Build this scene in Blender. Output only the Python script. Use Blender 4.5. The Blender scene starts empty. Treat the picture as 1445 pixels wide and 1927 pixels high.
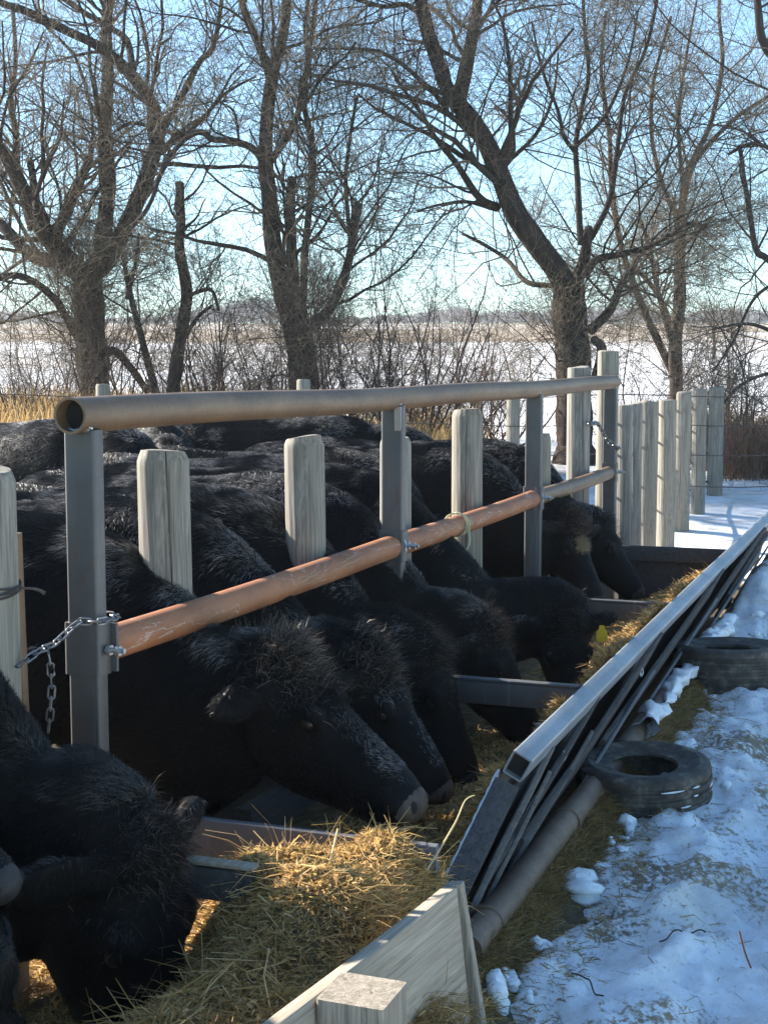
import bpy, math, random
import numpy as np
from mathutils import Vector, Matrix

# ---------------------------------------------------------------- camera / light
SC = bpy.context.scene
COL = SC.collection
F_PX, PITCH, CAM_H = 2700.0, math.radians(5.93), 1.85
cd = bpy.data.cameras.new('camera'); cam = bpy.data.objects.new('camera', cd); COL.objects.link(cam)
cam.location = (0, 0, CAM_H); cam.rotation_euler = (math.pi/2 - PITCH, 0, 0)
cd.sensor_fit = 'VERTICAL'; cd.sensor_height = 36.0; cd.lens = 36.0*F_PX/1927.0
cd.clip_start = 0.05; cd.clip_end = 5000
SC.camera = cam

SUN_AZ, SUN_EL = math.radians(-62), math.radians(27)
w = bpy.data.worlds.new('World'); SC.world = w; w.use_nodes = True
nt = w.node_tree; bg = nt.nodes['Background']
sky = nt.nodes.new('ShaderNodeTexSky'); sky.sky_type = 'NISHITA'; sky.sun_disc = False
sky.sun_elevation = SUN_EL; sky.sun_rotation = SUN_AZ % (2*math.pi)
sky.air_density = 1.0; sky.dust_density = 0.25; sky.ozone_density = 1.6; sky.altitude = 300
tint = nt.nodes.new('ShaderNodeMix'); tint.data_type = 'RGBA'; tint.blend_type = 'MULTIPLY'; tint.inputs[0].default_value = 1.0
tint.inputs[7].default_value = (0.77, 1.0, 1.10, 1)          # clear cold winter air
nt.links.new(sky.outputs[0], tint.inputs[6]); nt.links.new(tint.outputs[2], bg.inputs[0]); bg.inputs[1].default_value = 0.072
sd = bpy.data.lights.new('sun', 'SUN'); sd.energy = 5.0; sd.angle = math.radians(0.53); sd.color = (1.0, 0.93, 0.82)
so = bpy.data.objects.new('sun', sd); COL.objects.link(so)
sdir = Vector((math.sin(SUN_AZ)*math.cos(SUN_EL), math.cos(SUN_AZ)*math.cos(SUN_EL), math.sin(SUN_EL)))
so.rotation_euler = sdir.to_track_quat('Z', 'Y').to_euler(); so.location = (-20, 30, 30)
SC.view_settings.view_transform = 'Standard'; SC.view_settings.look = 'None'
SC.view_settings.exposure = 1.98; SC.view_settings.gamma = 1.0
try:
    SC.cycles.max_bounces = 6; SC.cycles.transparent_max_bounces = 8
except Exception: pass

# ---------------------------------------------------------------- geometry frame
def P(px, py, Z):                     # photo pixel at camera depth Z -> world point
    xc = (px-722.5)/F_PX*Z; yc = (963.5-py)/F_PX*Z
    return np.array([xc, Z*math.cos(PITCH)+yc*math.sin(PITCH), CAM_H+yc*math.cos(PITCH)-Z*math.sin(PITCH)])
A_F = math.atan((1750-722.5)/F_PX/1.0054)
D = np.array([math.sin(A_F), math.cos(A_F), 0.0])     # along the feed fence, away
E = np.array([math.cos(A_F), -math.sin(A_F), 0.0])    # across, pen -> alley
O = P(157, 778, 4.2); O[2] = 0
def FP(s, t, z): return O + s*D + t*E + np.array([0, 0, z])
def ST(x, y):
    qx, qy = x-O[0], y-O[1]
    return qx*D[0]+qy*D[1], qx*E[0]+qy*E[1]
RNG = np.random.default_rng(11); random.seed(5)

def hash2(ix, iy, seed):
    h = (ix*374761393 + iy*668265263 + seed*974711) & 0x7fffffff
    h = ((h ^ (h >> 13))*1274126177) & 0x7fffffff
    return ((h ^ (h >> 16)) & 0xffff)/65535.0
def vnoise(x, y, seed=0):
    x = np.asarray(x, float); y = np.asarray(y, float)
    ix = np.floor(x).astype(np.int64); iy = np.floor(y).astype(np.int64)
    fx = x-ix; fy = y-iy; fx = fx*fx*(3-2*fx); fy = fy*fy*(3-2*fy)
    a = hash2(ix, iy, seed); b = hash2(ix+1, iy, seed); c = hash2(ix, iy+1, seed); d = hash2(ix+1, iy+1, seed)
    return (a*(1-fx)+b*fx)*(1-fy)+(c*(1-fx)+d*fx)*fy
def fbm(x, y, seed=0, oc=4):
    r = 0; a = .5
    for i in range(oc):
        r = r + a*vnoise(x*2**i, y*2**i, seed+i*17); a *= .5
    return r
def sst(x, a, b):
    t = np.clip((x-a)/(b-a), 0, 1); return t*t*(3-2*t)

# ---------------------------------------------------------------- mesh builder
class M:
    def __init__(s): s.v = []; s.f = {3: [], 4: []}; s.n = []; s.nv = 0; s.c = []; s.hasc = False; s.ng = []
    def add(s, v, q=None, t=None, col=None, poly=None):
        v = np.asarray(v, float).reshape(-1, 3)
        if q is not None and len(q): s.f[4].append(np.asarray(q, np.int64).reshape(-1, 4)+s.nv)
        if t is not None and len(t): s.f[3].append(np.asarray(t, np.int64).reshape(-1, 3)+s.nv)
        if poly:
            for p in poly: s.ng.append([i+s.nv for i in p])
        if col is None: col = np.ones((len(v), 3))
        else: s.hasc = True
        s.c.append(np.broadcast_to(np.asarray(col, float), (len(v), 3)))
        s.v.append(v); s.nv += len(v)
    def mesh(s, name, smooth=True, sharp=None):
        v = np.concatenate(s.v); me = bpy.data.meshes.new(name)
        q = np.concatenate(s.f[4]) if s.f[4] else np.zeros((0, 4), np.int64)
        t = np.concatenate(s.f[3]) if s.f[3] else np.zeros((0, 3), np.int64)
        lp = [q.ravel(), t.ravel()]+[np.array(p) for p in s.ng]
        tot = np.concatenate([np.full(len(q), 4), np.full(len(t), 3), np.array([len(p) for p in s.ng], int)]).astype(int)
        lp = np.concatenate(lp).astype(np.int32)
        st = np.concatenate([[0], np.cumsum(tot)[:-1]]).astype(np.int32)
        me.vertices.add(len(v)); me.vertices.foreach_set('co', v.ravel().astype(np.float32))
        me.loops.add(len(lp)); me.loops.foreach_set('vertex_index', lp)
        me.polygons.add(len(tot)); me.polygons.foreach_set('loop_start', st)
        me.polygons.foreach_set('use_smooth', np.full(len(tot), smooth))
        if s.hasc:
            a = me.color_attributes.new('Col', 'FLOAT_COLOR', 'POINT')
            c = np.concatenate(s.c); c = np.concatenate([c, np.ones((len(c), 1))], 1)
            a.data.foreach_set('color', c.ravel().astype(np.float32))
        me.update(calc_edges=True)
        if sharp:
            try: me.set_sharp_from_angle(angle=math.radians(sharp))
            except Exception: pass
        return me
    def obj(s, name, mat, parent=None, smooth=True, sharp=35, origin=None):
        if origin is not None:
            s.v = [v-np.asarray(origin, float) for v in s.v]
        me = s.mesh(name, smooth, sharp)
        o = bpy.data.objects.new(name, me); COL.objects.link(o)
        if mat: me.materials.append(mat)
        if origin is not None: o.location = origin
        if parent:
            o.parent = parent
            if origin is not None:
                o.location = Vector(origin)-parent.location if parent.rotation_euler.z == 0 else parent_matrix(parent).inverted() @ Vector(origin)
        return o
def parent_matrix(p): return Matrix.Translation(p.location) @ p.rotation_euler.to_matrix().to_4x4()
def tag(o, label, cat, group=None, kind=None):
    if label: o['label'] = label
    if cat: o['category'] = cat
    if group: o['group'] = group
    if kind: o['kind'] = kind
    return o
def thing(name, label, cat, loc=(0, 0, 0), rz=0, group=None):
    o = bpy.data.objects.new(name, None); COL.objects.link(o); o.location = loc; o.rotation_euler = (0, 0, rz)
    o.empty_display_size = .1
    return tag(o, label, cat, group)

def frames(pts, up=None):
    T = np.gradient(pts, axis=-2); T /= np.linalg.norm(T, axis=-1, keepdims=True)+1e-9
    m = T.mean(axis=-2, keepdims=True)
    if up is None:
        ref = np.where(np.abs(m[..., 2:3]) > .8*np.linalg.norm(m, axis=-1, keepdims=True), np.array([1., 0.2, 0]), np.array([0., 0, 1.]))
    else: ref = np.asarray(up, float)*np.ones_like(m)
    n = ref-(ref*T).sum(-1, keepdims=True)*T; n /= np.linalg.norm(n, axis=-1, keepdims=True)+1e-9
    return T, np.cross(n, T), n          # tangent, side, up
def tubes(m, pts, rad, sides=6, col=None):
    pts = np.asarray(pts, float); rad = np.asarray(rad, float)
    if pts.ndim == 2: pts = pts[None]; rad = rad[None]
    N, K, _ = pts.shape
    T, b, n = frames(pts)
    a = np.arange(sides)*2*math.pi/sides
    ring = (np.cos(a)[None, None, :, None]*b[:, :, None]+np.sin(a)[None, None, :, None]*n[:, :, None])
    v = pts[:, :, None]+ring*rad[:, :, None, None]
    i = np.arange(N)[:, None, None]*K*sides+np.arange(K-1)[None, :, None]*sides
    j = np.arange(sides)[None, None]; j2 = (j+1) % sides
    q = np.stack([i+j, i+j2, i+sides+j2, i+sides+j], -1)
    if col is not None and np.ndim(col) > 1: col = np.repeat(np.asarray(col), K*sides, axis=0)
    m.add(v, q=q, col=col)
def sweep(m, prof, pts, up=(0, 0, 1), caps=True, scale=None):
    """closed 2D profile (x = side, y = up) along points"""
    pts = np.asarray(pts, float); prof = np.asarray(prof, float); K, S = len(pts), len(prof)
    T, b, n = frames(pts, up)
    sc = np.ones(K) if scale is None else np.asarray(scale)
    v = pts[:, None]+b[:, None]*prof[None, :, :1]*sc[:, None, None]+n[:, None]*prof[None, :, 1:]*sc[:, None, None]
    q = [[k*S+j, k*S+(j+1) % S, (k+1)*S+(j+1) % S, (k+1)*S+j] for k in range(K-1) for j in range(S)]
    poly = [list(range(S))[::-1], [(K-1)*S+j for j in range(S)]] if caps else None
    m.add(v, q=q, poly=poly)
def rrect(w_, h_, r=.006, n=3):
    o = []
    for cx, cy, a0 in ((1, 1, 0), (-1, 1, 90), (-1, -1, 180), (1, -1, 270)):
        for k in range(n+1):
            a = math.radians(a0+90*k/n); o.append((cx*(w_/2-r)+r*math.cos(a), cy*(h_/2-r)+r*math.sin(a)))
    return o
def circ(r, n=24): return [(r*math.cos(2*math.pi*k/n), r*math.sin(2*math.pi*k/n)) for k in range(n)]
def line(a, b, n=2, wob=0, seed=0):
    a, b = np.asarray(a, float), np.asarray(b, float)
    p = a+(b-a)*np.linspace(0, 1, n)[:, None]
    if wob: p = p+np.random.default_rng(seed).normal(0, wob, p.shape)
    return p
def smoothline(pts, n=24):
    pts = np.asarray(pts, float); k = len(pts)
    t = np.linspace(0, k-1, n); i = np.clip(np.floor(t).astype(int), 0, k-2); f = (t-i)[:, None]
    p0 = pts[np.clip(i-1, 0, k-1)]; p1 = pts[i]; p2 = pts[i+1]; p3 = pts[np.clip(i+2, 0, k-1)]
    return .5*((2*p1)+(-p0+p2)*f+(2*p0-5*p1+4*p2-p3)*f*f+(-p0+3*p1-3*p2+p3)*f**3)

# ---------------------------------------------------------------- materials
def nmat(name, rough=.7, metal=0, spec=.5):
    m = bpy.data.materials.new(name); m.use_nodes = True; t = m.node_tree
    b = t.nodes['Principled BSDF']; b.inputs['Roughness'].default_value = rough; b.inputs['Metallic'].default_value = metal
    b.inputs['Specular IOR Level'].default_value = spec
    return m, t, b
def N(t, k, **kw):
    n = t.nodes.new(k)
    for a, v in kw.items():
        if a in n.inputs: n.inputs[a].default_value = v
        else: setattr(n, a, v)
    return n
def ramp(t, src, stops):
    r = t.nodes.new('ShaderNodeValToRGB'); el = r.color_ramp.elements
    while len(el) < len(stops): el.new(.5)
    for e_, (p_, c) in zip(el, stops): e_.position = p_; e_.color = (*c, 1) if len(c) == 3 else c
    t.links.new(src, r.inputs[0]); return r
def coords(t, scale=(1, 1, 1), rot=(0, 0, 0)):
    tc = t.nodes.new('ShaderNodeTexCoord'); mp = t.nodes.new('ShaderNodeMapping')
    mp.inputs['Scale'].default_value = scale; mp.inputs['Rotation'].default_value = rot
    t.links.new(tc.outputs['Object'], mp.inputs['Vector']); return mp.outputs[0]
def noise(t, vec, scale, detail=5, rough=.6, dist=0):
    n = N(t, 'ShaderNodeTexNoise', Scale=scale, Detail=detail, Roughness=rough, Distortion=dist)
    if vec is not None: t.links.new(vec, n.inputs['Vector'])
    return n.outputs[0]
def mix(t, fac, a, b, mode='MIX'):
    n = t.nodes.new('ShaderNodeMix'); n.data_type = 'RGBA'; n.blend_type = mode
    for s_, v in ((0, fac), (6, a), (7, b)):
        if hasattr(v, 'node'): t.links.new(v, n.inputs[s_])
        else: n.inputs[s_].default_value = v if s_ == 0 else (*v, 1)
    return n.outputs[2]
def bump(t, b, h, strength=.4, dist=.01):
    n = t.nodes.new('ShaderNodeBump'); n.inputs['Strength'].default_value = strength; n.inputs['Distance'].default_value = dist
    t.links.new(h, n.inputs['Height']); t.links.new(n.outputs[0], b.inputs['Normal'])

def wood(name, c1, c2, c3, axis='z', green=0.0, dark=.5):
    m, t, b = nmat(name, .85, 0, .25)
    sc = {'z': (1, 1, .04), 'x': (.04, 1, 1), 'y': (1, .04, 1)}[axis]
    v = coords(t, sc); v2 = coords(t, tuple(.25+.75*(s_ > .5) for s_ in sc))
    g = noise(t, v, 55, 6, .65, .8); g2 = noise(t, v, 22, 4, .6, 1.6); l = noise(t, v2, 4, 4)
    col = ramp(t, g, [(.25, c1), (.5, c2), (.75, c3)]).outputs[0]
    col = mix(t, ramp(t, g2, [(.35, (0, 0, 0)), (.42, (1, 1, 1)), (.5, (.2,)*3), (.56, (.9,)*3), (.62, (.3,)*3)]).outputs[0], mix(t, 1.0, col, (1-dark,)*3, 'MULTIPLY'), col)
    if green: col = mix(t, ramp(t, l, [(.42, (0, 0, 0)), (.62, (green,)*3)]).outputs[0], col, (.17, .20, .11))
    t.links.new(col, b.inputs['Base Color']); bump(t, b, g, .5, .004); return m
def steel(name, c1, c2, rough=.5, metal=.25, streak=(1, 1, .1), scratch=None):
    m, t, b = nmat(name, rough, metal)
    v = coords(t, streak); v1 = coords(t)
    g = noise(t, v, 9, 6, .6); l = noise(t, v1, 3, 5, .65); fn = noise(t, v1, 90, 3)
    col = ramp(t, g, [(.3, c1), (.7, c2)]).outputs[0]
    col = mix(t, ramp(t, l, [(.4, (0, 0, 0)), (.7, (.55,)*3)]).outputs[0], col, tuple(c*.55 for c in c1))
    if name == 'grey_steel':
        rs = noise(t, coords(t, (1, 1, .22)), 13, 6, .7, .5); col = mix(t, ramp(t, rs, [(.54, (0, 0, 0)), (.68, (.75,)*3)]).outputs[0], col, (.10, .062, .036))
        ws = noise(t, coords(t, (1, 1, .03)), 26, 3, .5); col = mix(t, ramp(t, ws, [(.62, (0, 0, 0)), (.70, (.5,)*3)]).outputs[0], col, (.26, .26, .26))
    if scratch:
        s_ = noise(t, coords(t, scratch[0], scratch[2] if len(scratch) > 2 else (0, 0, 0)), 5, 4, .55, .5)
        col = mix(t, ramp(t, s_, [(.495, (0, 0, 0)), (.5, (.8,)*3), (.506, (0, 0, 0))]).outputs[0], col, scratch[1])
    t.links.new(col, b.inputs['Base Color'])
    r = ramp(t, fn, [(.3, (rough*.8,)*3), (.7, (min(1, rough*1.25),)*3)]); t.links.new(r.outputs[0], b.inputs['Roughness'])
    bump(t, b, fn, .15, .002); return m
def attr_mat(name, rough=.8, spec=.2, trans=0.0, boost=1.0):
    m, t, b = nmat(name, rough, 0, spec)
    a = N(t, 'ShaderNodeAttribute', attribute_name='Col')
    t.links.new(a.outputs['Color'], b.inputs['Base Color'])
    if trans:
        tr = t.nodes.new('ShaderNodeBsdfTranslucent'); ms = t.nodes.new('ShaderNodeMixShader'); ms.inputs[0].default_value = trans
        t.links.new(a.outputs['Color'], tr.inputs[0]); t.links.new(b.outputs[0], ms.inputs[1]); t.links.new(tr.outputs[0], ms.inputs[2])
        t.links.new(ms.outputs[0], t.nodes['Material Output'].inputs[0])
    return m

M_WOOD = wood('weathered_post_wood', (.135, .12, .098), (.26, .235, .195), (.355, .325, .275), 'z', .10)
M_WOODB = wood('old_grey_wood', (.15, .14, .13), (.27, .25, .22), (.36, .34, .31), 'z', .1)
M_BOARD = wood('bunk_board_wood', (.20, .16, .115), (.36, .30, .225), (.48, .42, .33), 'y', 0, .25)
M_OLDB = wood('worn_grey_board', (.08, .078, .075), (.14, .135, .125), (.20, .19, .175), 'y', 0, .3)
M_STUB = wood('stub_post_wood', (.16, .135, .10), (.34, .29, .225), (.44, .385, .31), 'z', 0, .5)
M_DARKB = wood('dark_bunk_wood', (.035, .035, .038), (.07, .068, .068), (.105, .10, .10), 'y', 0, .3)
M_STEEL = steel('grey_steel', (.072, .072, .074), (.115, .112, .110), .48, .2)
M_TOPRAIL = steel('brown_pipe_steel', (.125, .070, .034), (.215, .138, .078), .5, .1, (1, .2, 1))
M_RUST = steel('rusty_pipe_steel', (.24, .088, .035), (.38, .155, .065), .62, .05, (1, .25, 1), ((1.2, .5, 2.2), (.55, .45, .4), (0, 0, .36)))
M_TUBE = steel('bunk_tube_steel', (.24, .26, .28), (.34, .36, .37), .42, .3, (1, .12, 1))
M_PIPE = steel('bunk_pipe_steel', (.12, .078, .052), (.215, .15, .105), .6, .1)
M_GALV = steel('galvanised_steel', (.38, .39, .40), (.55, .56, .57), .35, .8)
M_PLATE = steel('dark_plate_steel', (.10, .10, .11), (.15, .15, .16), .55, .15)
M_BLACK, _t, _b = nmat('hollow_shade_black', .9); _b.inputs['Base Color'].default_value = (.012, .011, .01, 1)  # near-black for hollows, their shade put into the colour
M_CHAIN = steel('dull_chain_steel', (.16, .16, .165), (.30, .30, .31), .4, .8)
M_WIRE, _t, _b = nmat('rusty_wire', .6, .4); _b.inputs['Base Color'].default_value = (.06, .045, .04, 1)
M_HAY = attr_mat('hay_stems', .75, .25, .35)
M_GRASS = attr_mat('dry_grass', .8, .15, .4)
M_COAT = attr_mat('black_cattle_coat', .5, .14, .10)
M_CREST = attr_mat('painted_sheen_hair', .42, .4, .35)  # hair whose strand colours carry a painted sun sheen
M_BARK = attr_mat('tree_bark', .9, .15)
def rubber():
    m, t, b = nmat('tyre_rubber', .75, 0, .3)
    l = noise(t, coords(t), 14, 6, .7)
    t.links.new(ramp(t, l, [(.32, (.028, .026, .024)), (.52, (.075, .066, .056)), (.72, (.22, .19, .155))]).outputs[0], b.inputs['Base Color'])
    bump(t, b, noise(t, coords(t), 120, 3), .3, .003); return m
M_RUBBER = rubber()
def skin(name, c1, c2, rough=.5):
    m, t, b = nmat(name, rough, 0, .5)
    l = noise(t, coords(t), 30, 5, .6)
    t.links.new(ramp(t, l, [(.35, c1), (.65, c2)]).outputs[0], b.inputs['Base Color']); bump(t, b, noise(t, coords(t), 220, 2), .4, .002); return m
M_MUZZLE = skin('muzzle_skin', (.03, .021, .016), (.085, .058, .040), .7)
M_MUZZLED = skin('dark_muzzle_skin', (.008, .0075, .008), (.026, .023, .022), .7)
M_EYE, _t, _b = nmat('eye_gloss', .3, 0, .4); _b.inputs['Base Color'].default_value = (.01, .008, .007, 1)
M_TAG, _t, _b = nmat('yellow_plastic', .5); _b.inputs['Base Color'].default_value = (.90, .52, .015, 1)
M_TWINE, _t, _b = nmat('pale_twine', .8); _b.inputs['Base Color'].default_value = (.42, .40, .24, 1)

def ground_mat():
    m, t, b = nmat('snowy_ground', .6, 0, .3)
    a = N(t, 'ShaderNodeAttribute', attribute_name='Col'); sp = t.nodes.new('ShaderNodeSeparateColor'); t.links.new(a.outputs['Color'], sp.inputs[0])
    v = coords(t); n1 = noise(t, v, 5, 8, .7); n2 = noise(t, v, 38, 6, .7); n3 = noise(t, v, .06, 6, .6)
    snow = ramp(t, n1, [(.3, (.62, .63, .66)), (.6, (.82, .83, .85))]).outputs[0]
    n4 = noise(t, coords(t, (1, 1, 1)), 2.6, 6, .7, .4)
    snow = mix(t, ramp(t, n4, [(.46, (0, 0, 0)), (.62, (.55,)*3)]).outputs[0], snow, (.50, .445, .37))
    snow = mix(t, ramp(t, n2, [(.56, (0, 0, 0)), (.70, (.6,)*3)]).outputs[0], snow, (.36, .31, .24))
    dark = ramp(t, n2, [(.3, (.022, .018, .014)), (.6, (.065, .052, .038)), (.8, (.14, .11, .07))]).outputs[0]
    tan = ramp(t, n2, [(.3, (.16, .105, .055)), (.55, (.34, .24, .135)), (.8, (.50, .40, .26))]).outputs[0]
    dirt = mix(t, sp.outputs[1], dark, tan)
    ad = N(t, 'ShaderNodeMath', operation='ADD'); t.links.new(sp.outputs[0], ad.inputs[0])
    mu = N(t, 'ShaderNodeMath', operation='MULTIPLY_ADD'); t.links.new(n2, mu.inputs[0]); mu.inputs[1].default_value = 1.3; mu.inputs[2].default_value = -.65
    t.links.new(mu.outputs[0], ad.inputs[1])
    f_ = ramp(t, ad.outputs[0], [(.42, (0, 0, 0)), (.58, (1, 1, 1))]).outputs[0]
    t.links.new(mix(t, f_, snow, dirt), b.inputs['Base Color'])
    hh = N(t, 'ShaderNodeMath', operation='ADD'); t.links.new(n2, hh.inputs[0]); t.links.new(n1, hh.inputs[1])
    bump(t, b, hh.outputs[0], .55, .02); return m
M_GROUND = ground_mat()
def snow_mat():
    m, t, b = nmat('clean_snow', .6, 0, .3)
    n = noise(t, coords(t), 25, 5); t.links.new(ramp(t, n, [(.35, (.66, .67, .70)), (.6, (.84, .85, .87))]).outputs[0], b.inputs['Base Color'])
    bump(t, b, n, .4, .01); return m
M_SNOW = snow_mat()

# ---------------------------------------------------------------- ground
def axis_grid(lo, hi, step, far_lo, far_hi, growth=1.13):
    a = list(np.arange(lo, hi, step)); s_ = step; x = a[-1]
    while x < far_hi: s_ *= growth; x += s_; a.append(x)
    s_ = step; x = lo; b = []
    while x > far_lo: s_ *= growth; x -= s_; b.append(x)
    return np.array(b[::-1]+a)
def terrain(x, y):
    r = np.interp(y, [0, 14, 19, 24, 60, 150, 300, 450, 520, 900, 3000], [0, 0, .35, .45, .9, 3.2, 8.4, 14.1, 15.5, 4, 0])
    return r + sst(y, 30, 80)*.35*(fbm(x*.03, y*.03, 91)-.5)
def ground_h(x, y):
    s_, t_ = ST(x, y)
    z = terrain(x, y)
    near = 1-sst(y, 12, 22)
    al = sst(t_, 1.06, 1.28)*near
    z = z+near*.05*(fbm(x*1.1, y*1.1, 3)-.5)
    lum = fbm(s_*1.6, t_*3.4, 7, 5)
    z = z+al*(.14*(np.abs(lum-.5)*-1.0+.12)+.11*(fbm(s_*4.5, t_*6.5, 21, 4)-.47)+.07*(fbm(s_*15, t_*17, 25, 4)-.45)+.05*np.abs(fbm(s_*3.2-t_*2.5, t_*7, 27, 4)-.48))
    rut = np.exp(-((t_-1.78-.06*np.sin(s_*1.1))/.10)**2)+np.exp(-((t_-2.45-.05*np.sin(s_*.9+1))/.14)**2)
    z = z-al*rut*.06*(.6+.8*vnoise(s_*2.2, t_*1.0, 39))+al*.022*np.abs(fbm(s_*22, t_*24, 63, 3)-.45)
    z = z+near*np.exp(-((t_-1.52-.05*np.sin(s_*2.3))/.09)**2)*.05*vnoise(s_*5, t_*5, 31)
    z = z+sst(y, 10, 12)*(1-sst(y, 17, 22))*.10*(fbm(x*1.6, y*1.6, 44)-.45)*sst(t_, .1, .6)
    z = z+sst(s_, 4.9, 7.6)*.30*np.exp(-((t_-1.12)/.40)**2)*sst(t_, 1.0, 1.12)*(1-sst(s_, 9.5, 11))
    pen = sst(-t_, .0, .5)*near
    z = z+pen*.08*(fbm(x*3, y*3, 61)-.5)
    return z
def ground_zone(x, y):
    s_, t_ = ST(x, y)
    nz = fbm(x*2.2, y*2.2, 71)-.47; nb = fbm(x*.35, y*.35, 72)-.47
    dirt = np.zeros_like(x); hue = np.full_like(x, .4)
    bunk = (1-sst(t_+nz*.40, 1.08, 1.20))*(1-sst(s_, 7.5, 10))*sst(t_, -14, -12)
    dirt = np.maximum(dirt, bunk); hue = np.where(t_ > .9, .50, np.where((t_ > -.7) & (s_ < .5), .85, .05))
    dirt = np.maximum(dirt, (1-sst(y, 14, 20))*sst(t_, 1.2, 1.4)*np.clip(.33+nz*1.3, 0, .6)); hue = np.where(t_ > 1.5, .75, hue)
    gz = sst(y, 15, 17.5)*(1-sst(y, 26, 32))*np.clip(.75+nb*2-.55*sst(x, 1, 4), 0, 1)
    dirt = np.maximum(dirt, gz); hue = np.where(y > 13.5, 1.0, hue)
    st_ = sst(y, 170, 230)*np.clip(.70+1.1*(fbm(x*.012, y*.035, 77)-.47), 0, 1)+sst(y, 50, 90)*np.clip(.50+(fbm(x*.03, y*.1, 78)-.47)*.9, 0, .5)*(1-sst(y, 170, 230))
    dirt = np.maximum(dirt, st_)
    return np.stack([dirt, hue, np.zeros_like(x)], -1)
gx = axis_grid(-1.6, 2.6, .026, -600, 600); gy = axis_grid(2.3, 9.0, .026, -6, 640, 1.06)
GX, GY = np.meshgrid(gx, gy)
gz_ = ground_h(GX, GY); gc = ground_zone(GX, GY)
nyg, nxg = GX.shape
idx = np.arange(nyg*nxg).reshape(nyg, nxg)
gm = M(); gm.add(np.stack([GX, GY, gz_], -1), q=np.stack([idx[:-1, :-1], idx[:-1, 1:], idx[1:, 1:], idx[1:, :-1]], -1), col=gc.reshape(-1, 3))
tag(gm.obj('ground', M_GROUND, sharp=None), None, None, kind='structure')

# ---------------------------------------------------------------- steel feed fence
PS = [0.0, 2.61, 5.15, 7.45]
ff = thing('steel_feed_fence', 'grey steel tube feed fence with brown pipe top rail and rusty pipe neck rail', 'fence', FP(0, 0, 0), -A_F)
R_T = .0535
def fobj(m, name, mat, par=None, sharp=35):      # geometry given in world, stored in the fence's own frame
    inv = np.array(parent_matrix(ff).inverted())
    m.v = [v @ inv[:3, :3].T+inv[:3, 3] for v in m.v]
    return m.obj(name, mat, par or ff, sharp=sharp)
m = M(); tp = np.array([FP(s_, 0, 1.70-.012*math.sin(math.pi*(s_+.2)/7.7)+.004*math.sin(s_*2.1)) for s_ in np.linspace(-.07, 7.56, 40)])
sweep(m, circ(R_T, 36), tp, caps=False); sweep(m, circ(R_T*.86, 36)[::-1], tp, caps=False)
for e_ in (0, -1):
    T, b_, n_ = frames(tp); o_ = tp[e_]
    vv = [o_+b_[e_]*r_*math.cos(a)+n_[e_]*r_*math.sin(a) for r_ in (R_T, R_T*.86) for a in np.arange(36)*2*math.pi/36]
    m.add(vv, q=[[j, (j+1) % 36, 36+(j+1) % 36, 36+j] for j in range(36)])
top_rail = fobj(m, 'top_rail', M_TOPRAIL)
m = M(); sweep(m, circ(R_T*.84, 30)[::-1], [FP(-.02, 0, 1.70), FP(.30, 0, 1.698)], caps=True)
fobj(m, 'rail_shade_plug', M_BLACK, top_rail)  # black plug standing in for the shade inside the open rail
for i, s_ in enumerate(PS):
    m = M(); sweep(m, rrect(.104, .058, .011, 5), [FP(s_, 0, -.1), FP(s_, 0, 1.655)], up=D)
    post = fobj(m, 'post', M_STEEL)
    # weld bead under the top rail
    m = M(); bead = [FP(s_-.033, .046*math.cos(a), 1.655+.012-.014*math.sin(a)) for a in np.linspace(0, math.pi, 14)]
    tubes(m, np.array(bead), .007+.002*np.sin(np.arange(14)*2.3), 7); fobj(m, 'weld_bead', M_GALV, post)
    if i < 4:                          # sleeve bracket with bolt
        m = M(); z0, z1 = (.93, 1.085) if i == 0 else (.93, 1.075)
        sweep(m, rrect(.122, .074, .012, 4), [FP(s_, 0, z0), FP(s_, 0, z1)], up=D)
        if i == 0: sweep(m, rrect(.03, .012, .004), [FP(s_+.035, .066, z0+.005), FP(s_+.035, .066, z1-.005)], up=D)
        br = fobj(m, 'bracket', M_STEEL)
        if i > 0:
            m = M(); tubes(m, np.array([FP(s_-.012, .065*math.cos(a), 1.0+.065*math.sin(a)) for a in np.linspace(0, 2*math.pi, 40)]), np.full(40, .006), 6)
            fobj(m, 'weld_bead', M_GALV, br)
        m = M(); bz = 1.005
        sweep(m, circ(.008, 12), [FP(s_+.0, .05, bz), FP(s_+.0, .125, bz)])
        sweep(m, circ(.017, 6), [FP(s_+.0, .066, bz), FP(s_+.0, .080, bz)]); sweep(m, circ(.016, 6), [FP(s_+.0, .096, bz), FP(s_+.0, .110, bz)])
        fobj(m, 'bolt', M_GALV, br)
m = M(); sweep(m, [(-.015, 0), (.015, 0), (.005, -.10), (-.002, -.11)], [FP(2.57, .02, 1.65), FP(2.575, .05, 1.65)]); fobj(m, 'gusset', M_GALV)
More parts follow.
